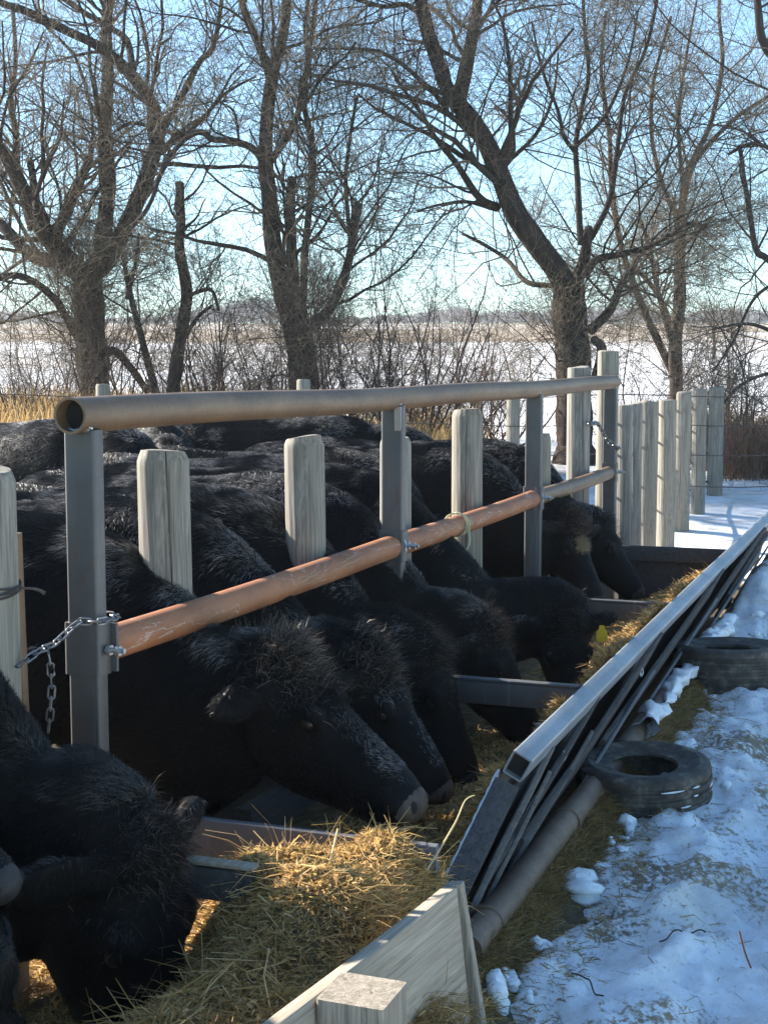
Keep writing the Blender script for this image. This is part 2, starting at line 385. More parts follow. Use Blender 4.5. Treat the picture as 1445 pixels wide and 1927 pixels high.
for i in range(3):
    m = M(); a_, b_ = PS[i]+.045, PS[i+1]-.045
    sweep(m, circ(R_T if i < 2 else R_T*.95, 32), [FP(s_, 0.002*math.sin(s_*3), 1.0-.008*math.sin(math.pi*(s_-a_)/(b_-a_))) for s_ in np.linspace(a_, b_, 16)])
    o = fobj(m, 'neck_rail', M_RUST if i < 2 else M_TOPRAIL)
    if i == 0: o['label'] = 'rust red pipe rail segment with pale scratches'
    # raised pale scratches on the nearest lengths
    if i < 2:
        for q in range(7 if i == 0 else 3):
            m = M(); s0 = RNG.uniform(a_+.05, b_-.4); L = RNG.uniform(.12, .5); a0 = RNG.uniform(-.35, .5)
            pp = [FP(s0+L*k/9, (R_T+.0008)*math.cos(a0+.3*k/9+.05*math.sin(k*1.7)), .995+(R_T+.0008)*math.sin(a0+.3*k/9+.05*math.sin(k*1.7))) for k in range(10)]
            tubes(m, np.array(pp), np.full(10, .0012)*np.sin(np.linspace(.2, 2.9, 10)), 5); fobj(m, 'scratch', M_TWINE, o)

# ---------------------------------------------------------------- wooden posts
def wood_post(s_, t_, h, r, label, group, mat, seed, chamfer=.03, crack=None, lean=(0, 0), cat='post'):
    rg = np.random.default_rng(seed); S = 150
    zs = np.concatenate([np.linspace(-.1, h-chamfer-.02, 22), [h-chamfer, h-chamfer*.5, h-.002, h]])
    rs = np.array([r]*23+[r*.9, r*.82, r*.55]); rs[:23] *= 1.03-.05*np.linspace(0, 1, 23)
    rs[22] = r*.975
    a = np.arange(S)*2*math.pi/S; v = []
    ph = rg.uniform(0, 6, 6)
    for z, rr in zip(zs, rs):
        k = 1+.025*np.sin(2*a+ph[0]+z*.8)+.018*np.sin(3*a+ph[1]-z*1.5)+.012*np.sin(7*a+ph[2]+z*2)+.008*np.sin(17*a+ph[3]+z*5)
        if crack is not None:
            da = np.angle(np.exp(1j*(a-crack-.10*math.sin(z*3+ph[4])-.06*z))); k = k-.14*np.exp(-(da/.022)**2)*(.4+.6*min(1, max(0, z)))
        tilt = .012*math.cos(ph[5]) if z >= h-.003 else 0
        v += [(rr*k[j]*math.cos(a[j])+lean[0]*z, rr*k[j]*math.sin(a[j])+lean[1]*z, z+tilt*math.cos(a[j]+ph[4])) for j in range(S)]
    K = len(zs)
    q = [[k*S+j, k*S+(j+1) % S, (k+1)*S+(j+1) % S, (k+1)*S+j] for k in range(K-1) for j in range(S)]
    m = M(); m.add(v, q=q, poly=[[(K-1)*S+j for j in range(S)]])
    loc = FP(s_, t_, 0)
    o = m.obj('wooden_post', mat, sharp=40); o.location = loc; o.rotation_euler = (0, 0, 0)
    return tag(o, label, cat, group)
G1 = 'round wooden posts behind the steel feed fence'
cam_dir = lambda s_, t_: math.atan2(-FP(s_, t_, 0)[1], -FP(s_, t_, 0)[0])
WP = [(-.31, 1.56, .083, M_WOOD, 'grey wooden post cut off by the left edge of the photo, tied with wire', None, (0, 0)),
      (.75, 1.55, .089, M_WOOD, 'thick round wooden post with one long dark crack beside the nearest steel post', .05, (-.012, 0)),
      (1.94, 1.54, .087, M_WOOD, 'round wooden post with swirling knot grain standing between first and second steel posts', None, (-.01, 0)),
      (3.02, 1.49, .080, M_WOODB, 'weathered wooden post half hidden right behind the second steel post', None, (0, 0)),
      (4.2, 1.59, .086, M_WOOD, 'round wooden post with thin split between second and third steel posts', -.1, (0, 0)),
      (5.82, 1.38, .080, M_WOOD, 'short wooden post just right of the third steel post', None, (0, 0)),
      (6.98, 1.82, .087, M_WOODB, 'tall cracked grey post with chain wrapped on it left of the last steel post', .3, (0, 0)),
      (8.0, 1.95, .088, M_WOOD, 'tallest greenish post touching the far end of the top rail', None, (0, 0))]
for i, (s_, h, r, mt, lb, cr, ln) in enumerate(WP):
    ca = cam_dir(s_, -.14)
    wood_post(s_, -.14 if i else -.12, h, r, lb, G1, mt, 40+i, .035 if i not in (6, 7) else .008, None if cr is None else ca+cr, ln)
G2 = 'wooden posts continuing beyond the end of the feed bunk'
for i, (s_, h, r, mt, lb, cr) in enumerate([
        (8.52, 1.50, .07, M_WOODB, 'grey split post nearest to the last steel post beyond the bunk', .1),
        (8.98, 1.50, .068, M_WOODB, 'second grey post beyond the bunk close against the split post', None),
        (9.66, 1.50, .086, M_WOOD, 'broad pale post third in the row beyond the bunk', None),
        (10.68, 1.49, .086, M_WOOD, 'greenish flat topped post fourth in the row beyond the bunk', None),
        (11.66, 1.55, .083, M_WOOD, 'round topped post fifth in the row beyond the bunk', None),
        (12.78, 1.56, .078, M_WOOD, 'slim round post just before the last post of the row', None),
        (14.16, 1.56, .094, M_WOOD, 'last post of the row with rods sticking out past it', None)]):
    wood_post(s_, -.1, h, r, lb, G2, mt, 80+i, .02 if i > 3 else .008, None if cr is None else cam_dir(s_, -.1)+cr)
for z, e_, lb in ((1.36, 14.9, 'top rusty rod sticking out past the last post'), (1.10, 15.2, 'second rusty rod from the top past the last post'),
                  (.74, 15.2, 'third rusty rod from the top past the last post'), (.40, 16.2, 'lowest and longest rod past the last post')):
    m = M(); tubes(m, np.array([FP(s_, -.21+.02*math.sin(s_*3+z*9), z+.012*math.sin(s_*1.7+z*5)) for s_ in np.linspace(8.1, e_, 30)]), np.full(30, .012), 7)
    tag(m.obj('steel_rod', M_WIRE), lb, 'rod', 'rods along the row of posts')

# far pen fence (posts > wires)
pf = thing('wire_fence', 'thin wire fence on grey wooden posts running along the far side of the pen', 'fence', (0, 16, 0))
for x in (-7.6, -5.4, -3.13, -.9, 1.43, 9.0):
    m = M(); h = 1.62+.05*math.sin(x*5)
    sweep(m, [(c*(1+.05*math.sin(i*2)), d_) for i, (c, d_) in enumerate(circ(.075, 14))], [(x, 0, -.1), (x+.01, 0, h-.02), (x+.01, 0, h)], up=(0, 1, 0), scale=[1.02, 1, .85])
    m.obj('post', M_WOOD, pf)
for z in (1.50, 1.18, .85, .5):
    m = M(); pts = np.array([(x, -.085, z+.015*math.sin(x*2.7)-.02*abs(math.sin(x*1.37))+.035*sst(np.array(x), 3, 9)) for x in np.linspace(-9, 9.2, 60)]); tubes(m, pts, np.full(60, .006), 5); m.obj('wire', M_WIRE, pf)

# ---------------------------------------------------------------- chains, wire, twine
def chain(name, pts, label, link=.038, rw=.0030, mat=M_CHAIN, cat='chain'):
    pts = smoothline(pts, 200); seg = np.linalg.norm(np.diff(pts, axis=0), axis=1); L = np.concatenate([[0], np.cumsum(seg)])
    n = max(2, int(L[-1]/(link*.78))); m = M()
    for k in range(n):
        c0 = np.array([np.interp(L[-1]*(k+.0)/n, L, pts[:, i]) for i in range(3)]); c1 = np.array([np.interp(L[-1]*(k+1.)/n, L, pts[:, i]) for i in range(3)])
        c = (c0+c1)/2; T = c1-c0; T /= np.linalg.norm(T)+1e-9
        ref = np.array([.3, .2, 1.]) if abs(T[2]) < .8 else np.array([1., .3, 0])
        u = np.cross(T, ref); u /= np.linalg.norm(u); w_ = np.cross(T, u)
        if k % 2: u = w_
        lp = []
        for q in range(17):
            a = 2*math.pi*q/16; lp.append(c+T*(link*.5-link*.2)*(1 if math.cos(a) > 0 else -1)+T*link*.22*math.cos(a)+u*link*.26*math.sin(a))
        tubes(m, np.array(lp), np.full(17, rw), 6)
    return tag(m.obj(name, mat), label, cat)
chain('chain', [FP(-.31, -.03, 1.01), FP(-.25, .0, 1.045), FP(-.18, .0, 1.05), FP(-.13, .005, 1.07), FP(-.07, .02, 1.10), FP(-.055, .06, 1.095), FP(-.05, .075, 1.10), FP(.03, .085, 1.10), FP(.05, .03, 1.10)], 'shiny chain tying the leftmost wooden post to the nearest steel post')
chain('chain', [FP(-.205, .0, 1.03), FP(-.20, .005, .95), FP(-.20, .0, .88), FP(-.2, -.01, .80)], 'loose chain end hanging down left of the nearest steel post')
chain('chain', [FP(6.86, -.03, 1.40), FP(7.1, -.02, 1.39), FP(7.35, -.01, 1.27), FP(7.42, .05, 1.20), FP(7.5, .06, 1.19), FP(7.9, -.06, 1.20)], 'chain from the tall cracked post round the last steel post', .055, .006)
m = M()
for k in range(4):
    z = 1.20+.014*k+.02*math.sin(k*3); tubes(m, np.array([FP(-.31+.088*math.cos(a), -.12+.088*math.sin(a), z+.02*math.sin(a+k)) for a in np.linspace(0, 6.2, 30)]), np.full(30, .003), 5)
for k in range(2):
    tubes(m, smoothline([FP(-.25, -.06, 1.22), FP(-.215, -.03, 1.212+.003*k), FP(-.19+.006*k, -.02, 1.205+.005*(k-2))], 8), np.full(8, .003), 5)
tag(m.obj('wire_tie', M_WIRE), 'twisted wire tie round the leftmost wooden post', 'wire')
m = M(); sweep(m, rrect(.012, .03, .003), [FP(-.19, -.09, .55), FP(-.21, -.09, 1.37)], up=D)
tag(m.obj('steel_strap', M_TOPRAIL), 'thin brown steel strap standing beside the leftmost wooden post', 'strap')
m = M(); cs = 3.55
for k in range(3):
    tubes(m, np.array([FP(cs+.02*k+.012*math.sin(a*2+k), .062*math.cos(a), 1.0+.062*math.sin(a)) for a in np.linspace(0, 6.28, 30)]), np.full(30, .004), 5)
tubes(m, smoothline([FP(cs+.0, .06, 1.0), FP(cs-.03, .085, .95), FP(cs-.06, .09, .90), FP(cs-.12, .08, .86), FP(cs-.05, .095, .91), FP(cs+.03, .065, .99)], 20), np.full(20, .0035), 5)
tubes(m, smoothline([FP(cs-.1, .08, .87), FP(cs-.1, .085, .8), FP(cs-.09, .08, .72)], 12), np.full(12, .002), 5)
tag(m.obj('baling_twine', M_TWINE), 'loop of baling twine knotted round the neck rail past the second steel post', 'twine')

# ---------------------------------------------------------------- steel and wood feed bunk
TT, TZ, TB, TP = 1.083, .53, .95, 1.07              # t of the panel's top tube and bottom pipe
S0, S1 = .84, 9.6
fb = thing('feed_bunk', 'long dark feed bunk with a leaning board side under a pale steel top tube', 'feed bunk', FP(S0, 0, 0), -A_F)
def bobj(m, name, mat, par=None, sharp=35):
    inv = np.array(parent_matrix(fb).inverted()); m.v = [v @ inv[:3, :3].T+inv[:3, 3] for v in m.v]
    return m.obj(name, mat, par or fb, sharp=sharp)
def box_tube(m, a, b, w_, h_, up, wall=.006):
    sweep(m, rrect(w_, h_, .008, 4), [a, b], up=up, caps=False); sweep(m, rrect(w_-2*wall, h_-2*wall, .005, 4)[::-1], [a, b], up=up, caps=False)
    o_, i_ = rrect(w_, h_, .008, 4), rrect(w_-2*wall, h_-2*wall, .005, 4)
    for pt in (a, b):
        T, bb, nn = frames(np.array([a, b]), up); S = len(o_)
        vv = [np.asarray(pt)+bb[0]*x+nn[0]*y for x, y in o_]+[np.asarray(pt)+bb[0]*x+nn[0]*y for x, y in i_]
        m.add(vv, q=[[j, (j+1) % S, S+(j+1) % S, S+j] for j in range(S)])
upp = np.array([E[0]*.46, E[1]*.46, .888])       # panel's own "up" (leans outward)
side = np.cross(D, upp)
wob = lambda s_: .006*math.sin(s_*1.3)+.004*math.sin(s_*3.1)
m = M(); L_ = [S0, 2.9, 5.0, 7.2, S1]
for k in range(4):
    box_tube(m, FP(L_[k]+(.002 if k else 0), TT+wob(L_[k]), TZ+.015*(k > 1)), FP(L_[k+1]-.002, TT+wob(L_[k+1]), TZ+.015*(k > 0)), .072, .086, upp)
tube = bobj(m, 'top_tube', M_TUBE)
m = M(); sweep(m, rrect(.060, .074, .004), [FP(S0+.03, TT, TZ), FP(S0+.035, TT, TZ)], up=upp); bobj(m, 'tube_shade_plug', M_BLACK, tube)  # dark plug paints the shade in the tube's open mouth
def pan(q): return TB+(1.055-TB)*q, .06+(.49-.06)*q          # position on the leaning panel between its foot and the tube
endq = lambda q: S0-.42*(1-q)                               # the near end is cut at a slant
m = M(); rows = [[FP(s_, pan(q)[0]-.03, pan(q)[1]) for s_ in [endq(q)]+list(np.linspace(1.2, S1, 12))] for q in np.linspace(.02, 1, 6)]
nr, nc = 6, 13; vv = [p_ for r_ in rows for p_ in r_]; vv2 = [p_-np.array([E[0]*.012, E[1]*.012, 0]) for p_ in vv]
qs = [[i*nc+j, i*nc+j+1, (i+1)*nc+j+1, (i+1)*nc+j] for i in range(nr-1) for j in range(nc-1)]
m.add(vv, q=qs); m.add(vv2, q=[q_[::-1] for q_ in qs]); bobj(m, 'gap_shade_sheet', M_DARKB)  # dark sheet added to paint the shade in the board gaps
# boards fanned out between the foot at the near end and the tube farther along
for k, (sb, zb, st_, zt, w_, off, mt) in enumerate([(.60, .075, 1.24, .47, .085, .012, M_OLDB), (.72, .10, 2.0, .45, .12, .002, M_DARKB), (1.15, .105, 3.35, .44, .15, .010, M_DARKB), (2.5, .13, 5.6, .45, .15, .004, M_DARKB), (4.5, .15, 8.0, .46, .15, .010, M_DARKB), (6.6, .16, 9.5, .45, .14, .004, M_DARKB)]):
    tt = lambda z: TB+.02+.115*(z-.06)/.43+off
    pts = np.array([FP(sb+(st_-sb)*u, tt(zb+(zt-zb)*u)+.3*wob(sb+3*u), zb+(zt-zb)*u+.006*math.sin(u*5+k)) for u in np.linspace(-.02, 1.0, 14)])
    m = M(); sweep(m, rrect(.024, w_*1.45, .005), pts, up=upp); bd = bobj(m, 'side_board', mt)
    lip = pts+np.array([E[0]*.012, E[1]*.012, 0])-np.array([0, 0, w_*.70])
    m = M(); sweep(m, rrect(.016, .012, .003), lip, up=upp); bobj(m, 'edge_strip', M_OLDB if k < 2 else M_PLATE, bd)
for s_ in (1.55, 3.1, 4.6, 6.1, 7.6):
    a_, b_ = pan(.0), pan(1.0); m = M(); sweep(m, rrect(.05, .03, .004), [FP(s_, a_[0]-.06, a_[1]), FP(s_, b_[0]-.06, b_[1])], up=D); bobj(m, 'upright', M_PLATE)
    for q in ((.75,) if s_ < 4 else ()):
        t0, z0 = pan(q); m = M(); tubes(m, np.array([FP(s_+.03*math.cos(a), t0+.05, z0+.018*math.sin(a)) for a in np.linspace(0, 6.28, 14)]), np.full(14, .004), 5); bobj(m, 'hook', M_GALV)
m = M()                                                     # end plate closing the near end
sweep(m, rrect(.012, .085, .004), [FP(S0-.47, .935, .06), FP(S0-.012, 1.06, .475)], up=side); bobj(m, 'end_plate', M_DARKB)
m = M(); tubes(m, np.array([FP(S0-.47+.458*q+.004*math.sin(q*37), .893+.125*q, .07+.415*q) for q in np.linspace(.3, 1.05, 24)]), np.full(24, .006)+.004*np.sin(np.arange(24)*1.9)**2, 6); bobj(m, 'weld_bead', M_GALV)
m = M(); pts = [FP(s_, TP+wob(s_), .095+.008*math.sin(s_)) for s_ in np.linspace(.34, S1, 24)]
sweep(m, circ(.050, 28), pts); bobj(m, 'bottom_pipe', M_PIPE)
for s_ in (.56, 1.62, 2.7, 4.2):
    m = M(); tubes(m, np.array([FP(s_, TP+.058*math.cos(a), .095+.058*math.sin(a)) for a in np.linspace(0, 6.28, 26)]), np.full(26, .006), 6); bobj(m, 'weld_ring', M_PIPE)
for s_, z, lb in ((-.25, .50, None), (2.2, .50, None), (4.42, .50, None)):
    m = M(); sweep(m, rrect(.036, .10 if s_ > 0 else .09, .006), [FP(s_, .12, z-.062), FP(s_+.015, TT-.10 if s_ > 0 else .66, z-.062)]); cb = bobj(m, 'cross_brace', M_STEEL if s_ > 0 else M_DARKB)  # near brace: shaded face painted as dark wood
    m = M(); sweep(m, rrect(.044, .012, .003), [FP(s_, .12, z-.005), FP(s_+.015, TT-.10 if s_ > 0 else .66, z-.005)]); bobj(m, 'top_edge_strip', M_STEEL if s_ > 0 else M_BOARD, cb)  # near strip: sunlit top edge painted as pale wood
m = M(); sweep(m, rrect(.04, .11, .006), [FP(6.85, .2, .455), FP(6.87, TT-.05, .455)]); bobj(m, 'end_board', M_DARKB)
m = M(); sweep(m, rrect(.03, .33, .006), [FP(6.9, .2, .235), FP(6.92, TT-.06, .235)]); bobj(m, 'end_board', M_DARKB)
m = M(); sweep(m, rrect(.03, .30, .006), [FP(.3, .08, .27), FP(.32, .99, .27)]); bobj(m, 'divider_plate', M_PLATE)
m = M(); sweep(m, rrect(.06, .30, .008), [FP(.9, .06, .10), FP(7.0, .06, .10)]); bobj(m, 'inner_curb', M_DARKB)
# snow left on the bottom pipe
m = M(); q_ = np.linspace(3.0, 6.2, 160); rr = .055*np.clip(fbm(q_*5, q_*0, 8)*2.4-.55, 0.02, 1.1)
sn = 18; aa = np.arange(sn)*2*math.pi/sn
pts = np.array([FP(s_, TP+.034+.012*math.sin(s_*9), .135+.008*math.sin(s_*5)) for s_ in q_]); T_, b_, n_ = frames(pts)
rad_ = (rr*.75)[:, None]*(.45+1.1*vnoise(aa[None]*1.6+0*q_[:, None], q_[:, None]*14, 5)+.35*vnoise(aa[None]*4+0*q_[:, None], q_[:, None]*40, 6))
vv = pts[:, None]+rad_[..., None]*(np.cos(aa)[None, :, None]*b_[:, None]*1.15+np.sin(aa)[None, :, None]*n_[:, None]*.9)
m.add(vv, q=[[k*sn+j, k*sn+(j+1) % sn, (k+1)*sn+(j+1) % sn, (k+1)*sn+j] for k in range(len(q_)-1) for j in range(sn)])
tag(m.obj('snow_strip', M_SNOW, sharp=None), 'strip of melting snow lying on the bottom pipe of the feed bunk', 'snow')

# wooden bunk section in front
_dw = FP(-.17, 1.185, 0)-FP(-1.6, 1.02, 0); wb = thing('wooden_bunk_side', 'pale plank bunk side in the foreground with an end stud', 'bunk side', FP(-.2, 1.2, 0), -math.atan2(_dw[0], _dw[1]))
def wl(u, z, off=0):      # u runs from the far end toward the viewer
    a_, b_ = FP(-.17, 1.185, 0), FP(-1.6, 1.02, 0); dr = (b_-a_)/np.linalg.norm(b_-a_); pr = np.array([-dr[1], dr[0], 0]); pr = pr*np.sign(pr@E)
    return a_+dr*u+pr*off+np.array([0, 0, z])
def wobj(m, name, mat): 
    inv = np.array(parent_matrix(wb).inverted()); m.v = [v @ inv[:3, :3].T+inv[:3, 3] for v in m.v]; return m.obj(name, mat, wb)
lean = np.array([-.12*E[0], -.12*E[1], 1.0])
m = M(); sweep(m, rrect(.042, .46, .005), [wl(u, .26, .03+.003*math.sin(u*5)) for u in np.linspace(.0, 1.5, 8)], up=lean); wobj(m, 'side_plank', M_BOARD)
m = M(); sweep(m, rrect(.046, .035, .005), [wl(-.026, .02, .09), wl(-.022, .492, .006)], up=D); wobj(m, 'end_stud', M_STUB)
m = M(); c0 = FP(-.845, 1.205, 0)
sweep(m, rrect(.155, .15, .008), [c0+np.array([0, 0, -.05]), c0+np.array([.004, .003, .40]), c0+np.array([.004, .003, .494])], up=D)
tag(m.obj('stub_post', M_STUB, origin=c0), 'short square sawn post standing against the plank bunk side in the foreground', 'post')
m = M(); sweep(m, rrect(.04, .20, .006), [FP(-.80, .10, .03), FP(-.45, .46, .05)]); 
tag(m.obj('loose_plank', M_DARKB), 'brown plank lying on the ground under the cow at bottom left', 'plank')

# ---------------------------------------------------------------- tyres
def tyre(loc, R, W, tilt, label, seed, grooves=4):
    t = thing('tyre', label, 'tyre', loc, 0, 'old tyres beside the feed bunk')
    t.rotation_euler = tilt
    S = 96; prof = []
    ri = R*.50
    hw = W/2
    tread = [(R*.975, -hw*.93)]
    for g in range(grooves):
        zc = -hw*.75+hw*1.5*(g+.5)/grooves
        tread += [(R, zc-.011), (R-.010, zc-.007), (R-.010, zc+.007), (R, zc+.011)]
    tread += [(R*.975, hw*.93)]
    rg = np.random.default_rng(seed); a = np.arange(S)*2*math.pi/S
    def lathe(prof, lugs=False):
        v = []
        for i, (r, z) in enumerate(prof):
            k = np.ones(S)
            if lugs and 0 < i < len(prof)-1 and abs(z) > hw*.45: k = k-.010*(np.arange(S) % 2)
            k = k+.006*np.sin(2*a+seed)
            v += [(r*k[j]*math.cos(a[j]), r*k[j]*math.sin(a[j]), z) for j in range(S)]
        K = len(prof); m = M(); m.add(v, q=[[k*S+j, k*S+(j+1) % S, (k+1)*S+(j+1) % S, (k+1)*S+j] for k in range(K-1) for j in range(S)]); return m
    o = lathe(tread, True).obj('tread', M_RUBBER, t, sharp=30); o.location = (0, 0, hw)
    gs = M()
    for g in range(grooves):
        zc = -hw*.75+hw*1.5*(g+.5)/grooves; a0 = -1.9
        while a0 < .1:
            a1 = a0+rg.uniform(.08, .45); aa = np.linspace(a0, a1, 10)
            if rg.random() < .55: tubes(gs, np.array([((R-.004)*math.cos(x), (R-.004)*math.sin(x), hw+zc-.004) for x in aa]), np.full(10, .0042)*np.sin(np.linspace(.3, 2.8, 10)), 6)
            a0 = a1+rg.uniform(.02, .2)
    if gs.v: gs_o = gs.obj('groove_snow', M_SNOW, t); gs_o['kind'] = 'stuff'
    side_ = [(R*.975, hw*.93), (R*.945, hw*1.0), (R*.90, hw*1.05), (R*.84, hw*1.07), (R*.83, hw*1.085), (R*.815, hw*1.085), (R*.80, hw*1.06), (R*.70, hw*.98), (R*.64, hw*.9), (ri*1.02, hw*.84), (ri, hw*.74), (ri*1.04, hw*.66), (R*.70, hw*.6), (R*.86, hw*.5), (R*.9, 0)]
    for sg in (1, -1):
        o = lathe([(r, z*sg) for r, z in side_][::sg]).obj('sidewall', M_RUBBER, t, sharp=40); o.location = (0, 0, hw)
    return t
tyre(FP(2.33, 1.24, -.015), .285, .19, (math.radians(2), math.radians(-3), .4), 'worn ribbed tyre lying half under the bunk pipe in the foreground', 1)
tyre(FP(4.66, 1.30, -.005), .335, .245, (math.radians(-2), math.radians(3), 1.2), 'thicker farther tyre with snow inside lying against the bunk at right edge', 2, 5)
m = M(); c_ = FP(4.72, 1.34, .02)
a = np.linspace(0, 2*math.pi, 25)[:-1]; vv = [c_+np.array([0, 0, .06])]
for r_ in (.08, .15, .2): vv += [c_+np.array([r_*math.cos(x), r_*math.sin(x), .05-.25*r_+.02*math.sin(3*x+r_*9)]) for x in a]
m.add(vv, t=[[0, 1+j, 1+(j+1) % 24] for j in range(24)], q=[[1+24*k+j, 25+24*k+j, 25+24*k+(j+1) % 24, 1+24*k+(j+1) % 24] for k in range(2) for j in range(24)])
tag(m.obj('snow_heap', M_SNOW), 'small heap of snow inside the farther tyre', 'snow')

# ---------------------------------------------------------------- cattle
def ellring(c, T, hh, hw, yaxis, n=20, flat=0):
    T = T/np.linalg.norm(T); nrm = np.cross(T, yaxis); nrm /= np.linalg.norm(nrm); yy = np.cross(nrm, T)
    a = np.arange(n)*2*math.pi/n
    return c+np.cos(a)[:, None]*yy*hw+np.sin(a)[:, None]*nrm*hh
def loft(m, secs, yaxis=(0, 1, 0), n=20, sub=4, yaxes=None):
    """secs: rows (x,y,z,hh,hw)"""
    secs = smoothline(np.asarray(secs, float), (len(secs)-1)*sub+1)
    c = secs[:, :3]; T = np.gradient(c, axis=0); S = n; K = len(c)
    v = [ellring(c[k], T[k], max(secs[k, 3], .004), max(secs[k, 4], .004), np.asarray(yaxis, float)) for k in range(K)]
    q = [[k*S+j, k*S+(j+1) % S, (k+1)*S+(j+1) % S, (k+1)*S+j] for k in range(K-1) for j in range(S)]
    m.add(np.concatenate(v), q=q, poly=[list(range(S))[::-1], [(K-1)*S+j for j in range(S)]])
def rotm(ax, a):
    return np.array(Matrix.Rotation(a, 3, Vector(ax)))
def cow(label, s_, x0, poll, pitch, L, mid, yaw=0, roll=0, seed=0, fur=30000, rear=1.0, muzzle=M_MUZZLED, dz=0.0, tuft=(.05, .04, .032), tuftn=2200, face=-1, eartag=False, heading=0.0, ear_drop=.25, tuftlen=.085, faceward=None, hayface=False, width=1.0, loc=None, chest=True, sun_patch=None, sheen=1.0):
    root = thing('cow', label, 'cow', FP(s_, x0, 0) if loc is None else loc, -A_F+heading, 'black cattle feeding at the bunk')
    rg = np.random.default_rng(seed+100)
    m = M(); W_ = width
    px, pz = poll
    hd = lambda u, y, n_: None
    R = rotm((0, 0, 1), yaw) @ rotm((0, 1, 0), pitch) @ rotm((1, 0, 0), roll)   # head frame: x forward along face, y left, z dorsal
    hp = np.array([px, 0, pz])
    def H_(u, y, n_): return hp+R @ np.array([u*L, y*L, n_*L])
    # trunk and neck
    sec = [(-2.16, 0, 1.02, .10, .08), (-2.10, 0, .98, .25, .20), (-1.88, 0, .965, .335, .27), (-1.45, 0, .90, .37, .31), (-1.0, 0, .885, .40, .315), (-.70, 0, .91, .405, .275), (-.42, 0, .885, .37, .225)]
    sec = [(a, b, c+dz, d_, e_*W_) for a, b, c, d_, e_ in sec]
    nk = H_(-.10, 0, -.30)
    sec += [(mid[0]-.16, 0, mid[1]+.13, mid[2]+.03, mid[3]+.03), (mid[0], 0, mid[1], mid[2], mid[3]), (nk[0], nk[1], nk[2], min(L*.33, .19), min(L*.25, .16))]
    hv = H_(.10, 0, -.26); sec += [(hv[0], hv[1], hv[2], L*.27, L*.20)]
    loft(m, sec, n=20, sub=4)
    # head
    ya = R @ np.array([0, 1., 0])
    hs = [(-.06, -.20, .17, .17), (.0, -.20, .21, .20), (.12, -.235, .26, .225), (.26, -.265, .29, .235), (.38, -.275, .28, .21), (.52, -.255, .245, .18), (.68, -.225, .205, .168), (.82, -.20, .172, .160), (.92, -.20, .158, .160), (.985, -.205, .125, .135), (1.01, -.21, .05, .06)]
    loft(m, [(*H_(u, 0, c), hh*L, hw*L) for u, c, hh, hw in hs], yaxis=ya, n=20, sub=4)
    # brow, poll knob, lower lip, cheeks
    loft(m, [(*H_(-.09, 0, -.02), .02*L, .05*L), (*H_(-.03, 0, .0), .07*L, .14*L), (*H_(.08, 0, -.02), .06*L, .15*L), (*H_(.16, 0, -.05), .02*L, .06*L)], yaxis=ya, sub=3)
    for sg in (1, -1):
        loft(m, [(*H_(.22, sg*.17, -.07), .01*L, .01*L), (*H_(.28, sg*.19, -.08), .05*L, .05*L), (*H_(.35, sg*.18, -.09), .045*L, .04*L), (*H_(.43, sg*.14, -.1), .01*L, .01*L)], yaxis=ya, sub=3)
        loft(m, [(*H_(.12, sg*.13, -.33), .02*L, .02*L), (*H_(.24, sg*.15, -.33), .12*L, .07*L), (*H_(.40, sg*.12, -.32), .09*L, .06*L), (*H_(.55, sg*.08, -.29), .02*L, .02*L)], yaxis=ya, sub=3)
        # ears: flattened leaf shapes hanging from the side of the poll
        dr = ear_drop if sg == face else ear_drop*.6
        e0 = H_(.05, sg*.17, -.08)
        out = R @ np.array([-.12, sg*1.0, -dr]); out /= np.linalg.norm(out); wd = R @ np.array([.8, .1*sg, -.55])
        EL = .40*L
        loft(m, [(*(e0+out*EL*q), hh*L, hw*L) for q, hw, hh in ((-.1, .04, .04), (.12, .055, .045), (.35, .095, .034), (.6, .105, .028), (.85, .065, .024), (1.0, .02, .02))], yaxis=wd, sub=3)
    loft(m, [(*H_(.74, 0, -.30), .02*L, .03*L), (*H_(.82, 0, -.29), .055*L, .09*L), (*H_(.92, 0, -.275), .05*L, .085*L), (*H_(.97, 0, -.265), .02*L, .04*L)], yaxis=ya, sub=3)
    # dewlap / brisket
    loft(m, [(-.55, 0, .55+dz, .10, .10), (-.35, 0, .58+dz, .16, .12), (mid[0]-.1, 0, mid[1]-mid[2]*.75, .10, .07), (nk[0]-.05, nk[1], nk[2]-L*.25, .04, .03)], sub=3)
    # legs with joints
    for sg in (1, -1):
        y = .17*W_*sg; k = .05*sg*(1 if seed % 2 else -1)
        loft(m, [(-.62, y*1.1, .85+dz, .20, .10), (-.58, y, .66, .13, .085), (-.57+k, y, .48, .075, .062), (-.56+k, y, .40, .062, .058), (-.57+k, y*.95, .25, .040, .036), (-.57+k, y*.95, .12, .048, .042), (-.54+k, y*.95, .05, .060, .052), (-.53+k, y*.95, 0.0, .068, .056)], yaxis=(0, 1, 0), sub=3)
        y = .165*W_*sg
        loft(m, [(-1.85, y*1.1, .90+dz, .26, .13), (-1.80, y*1.1, .70, .18, .11), (-1.93, y, .55, .10, .075), (-2.02-k, y, .42, .068, .055), (-2.0-k, y, .25, .044, .038), (-1.98-k, y, .12, .050, .043), (-1.94-k, y, .05, .062, .052), (-1.92-k, y, 0., .068, .056)], yaxis=(0, 1, 0), sub=3)
    loft(m, [(-2.10, 0, 1.16+dz, .045, .045), (-2.2, 0, 1.05, .035, .035), (-2.22, .02, .8, .025, .025), (-2.2, .03, .55, .025, .025), (-2.2, .03, .38, .05, .045), (-2.2, .03, .25, .015, .015)], yaxis=(0, 1, 0), sub=3)
    tmp = bpy.data.objects.new('tmp', m.mesh('tmp')); COL.objects.link(tmp)
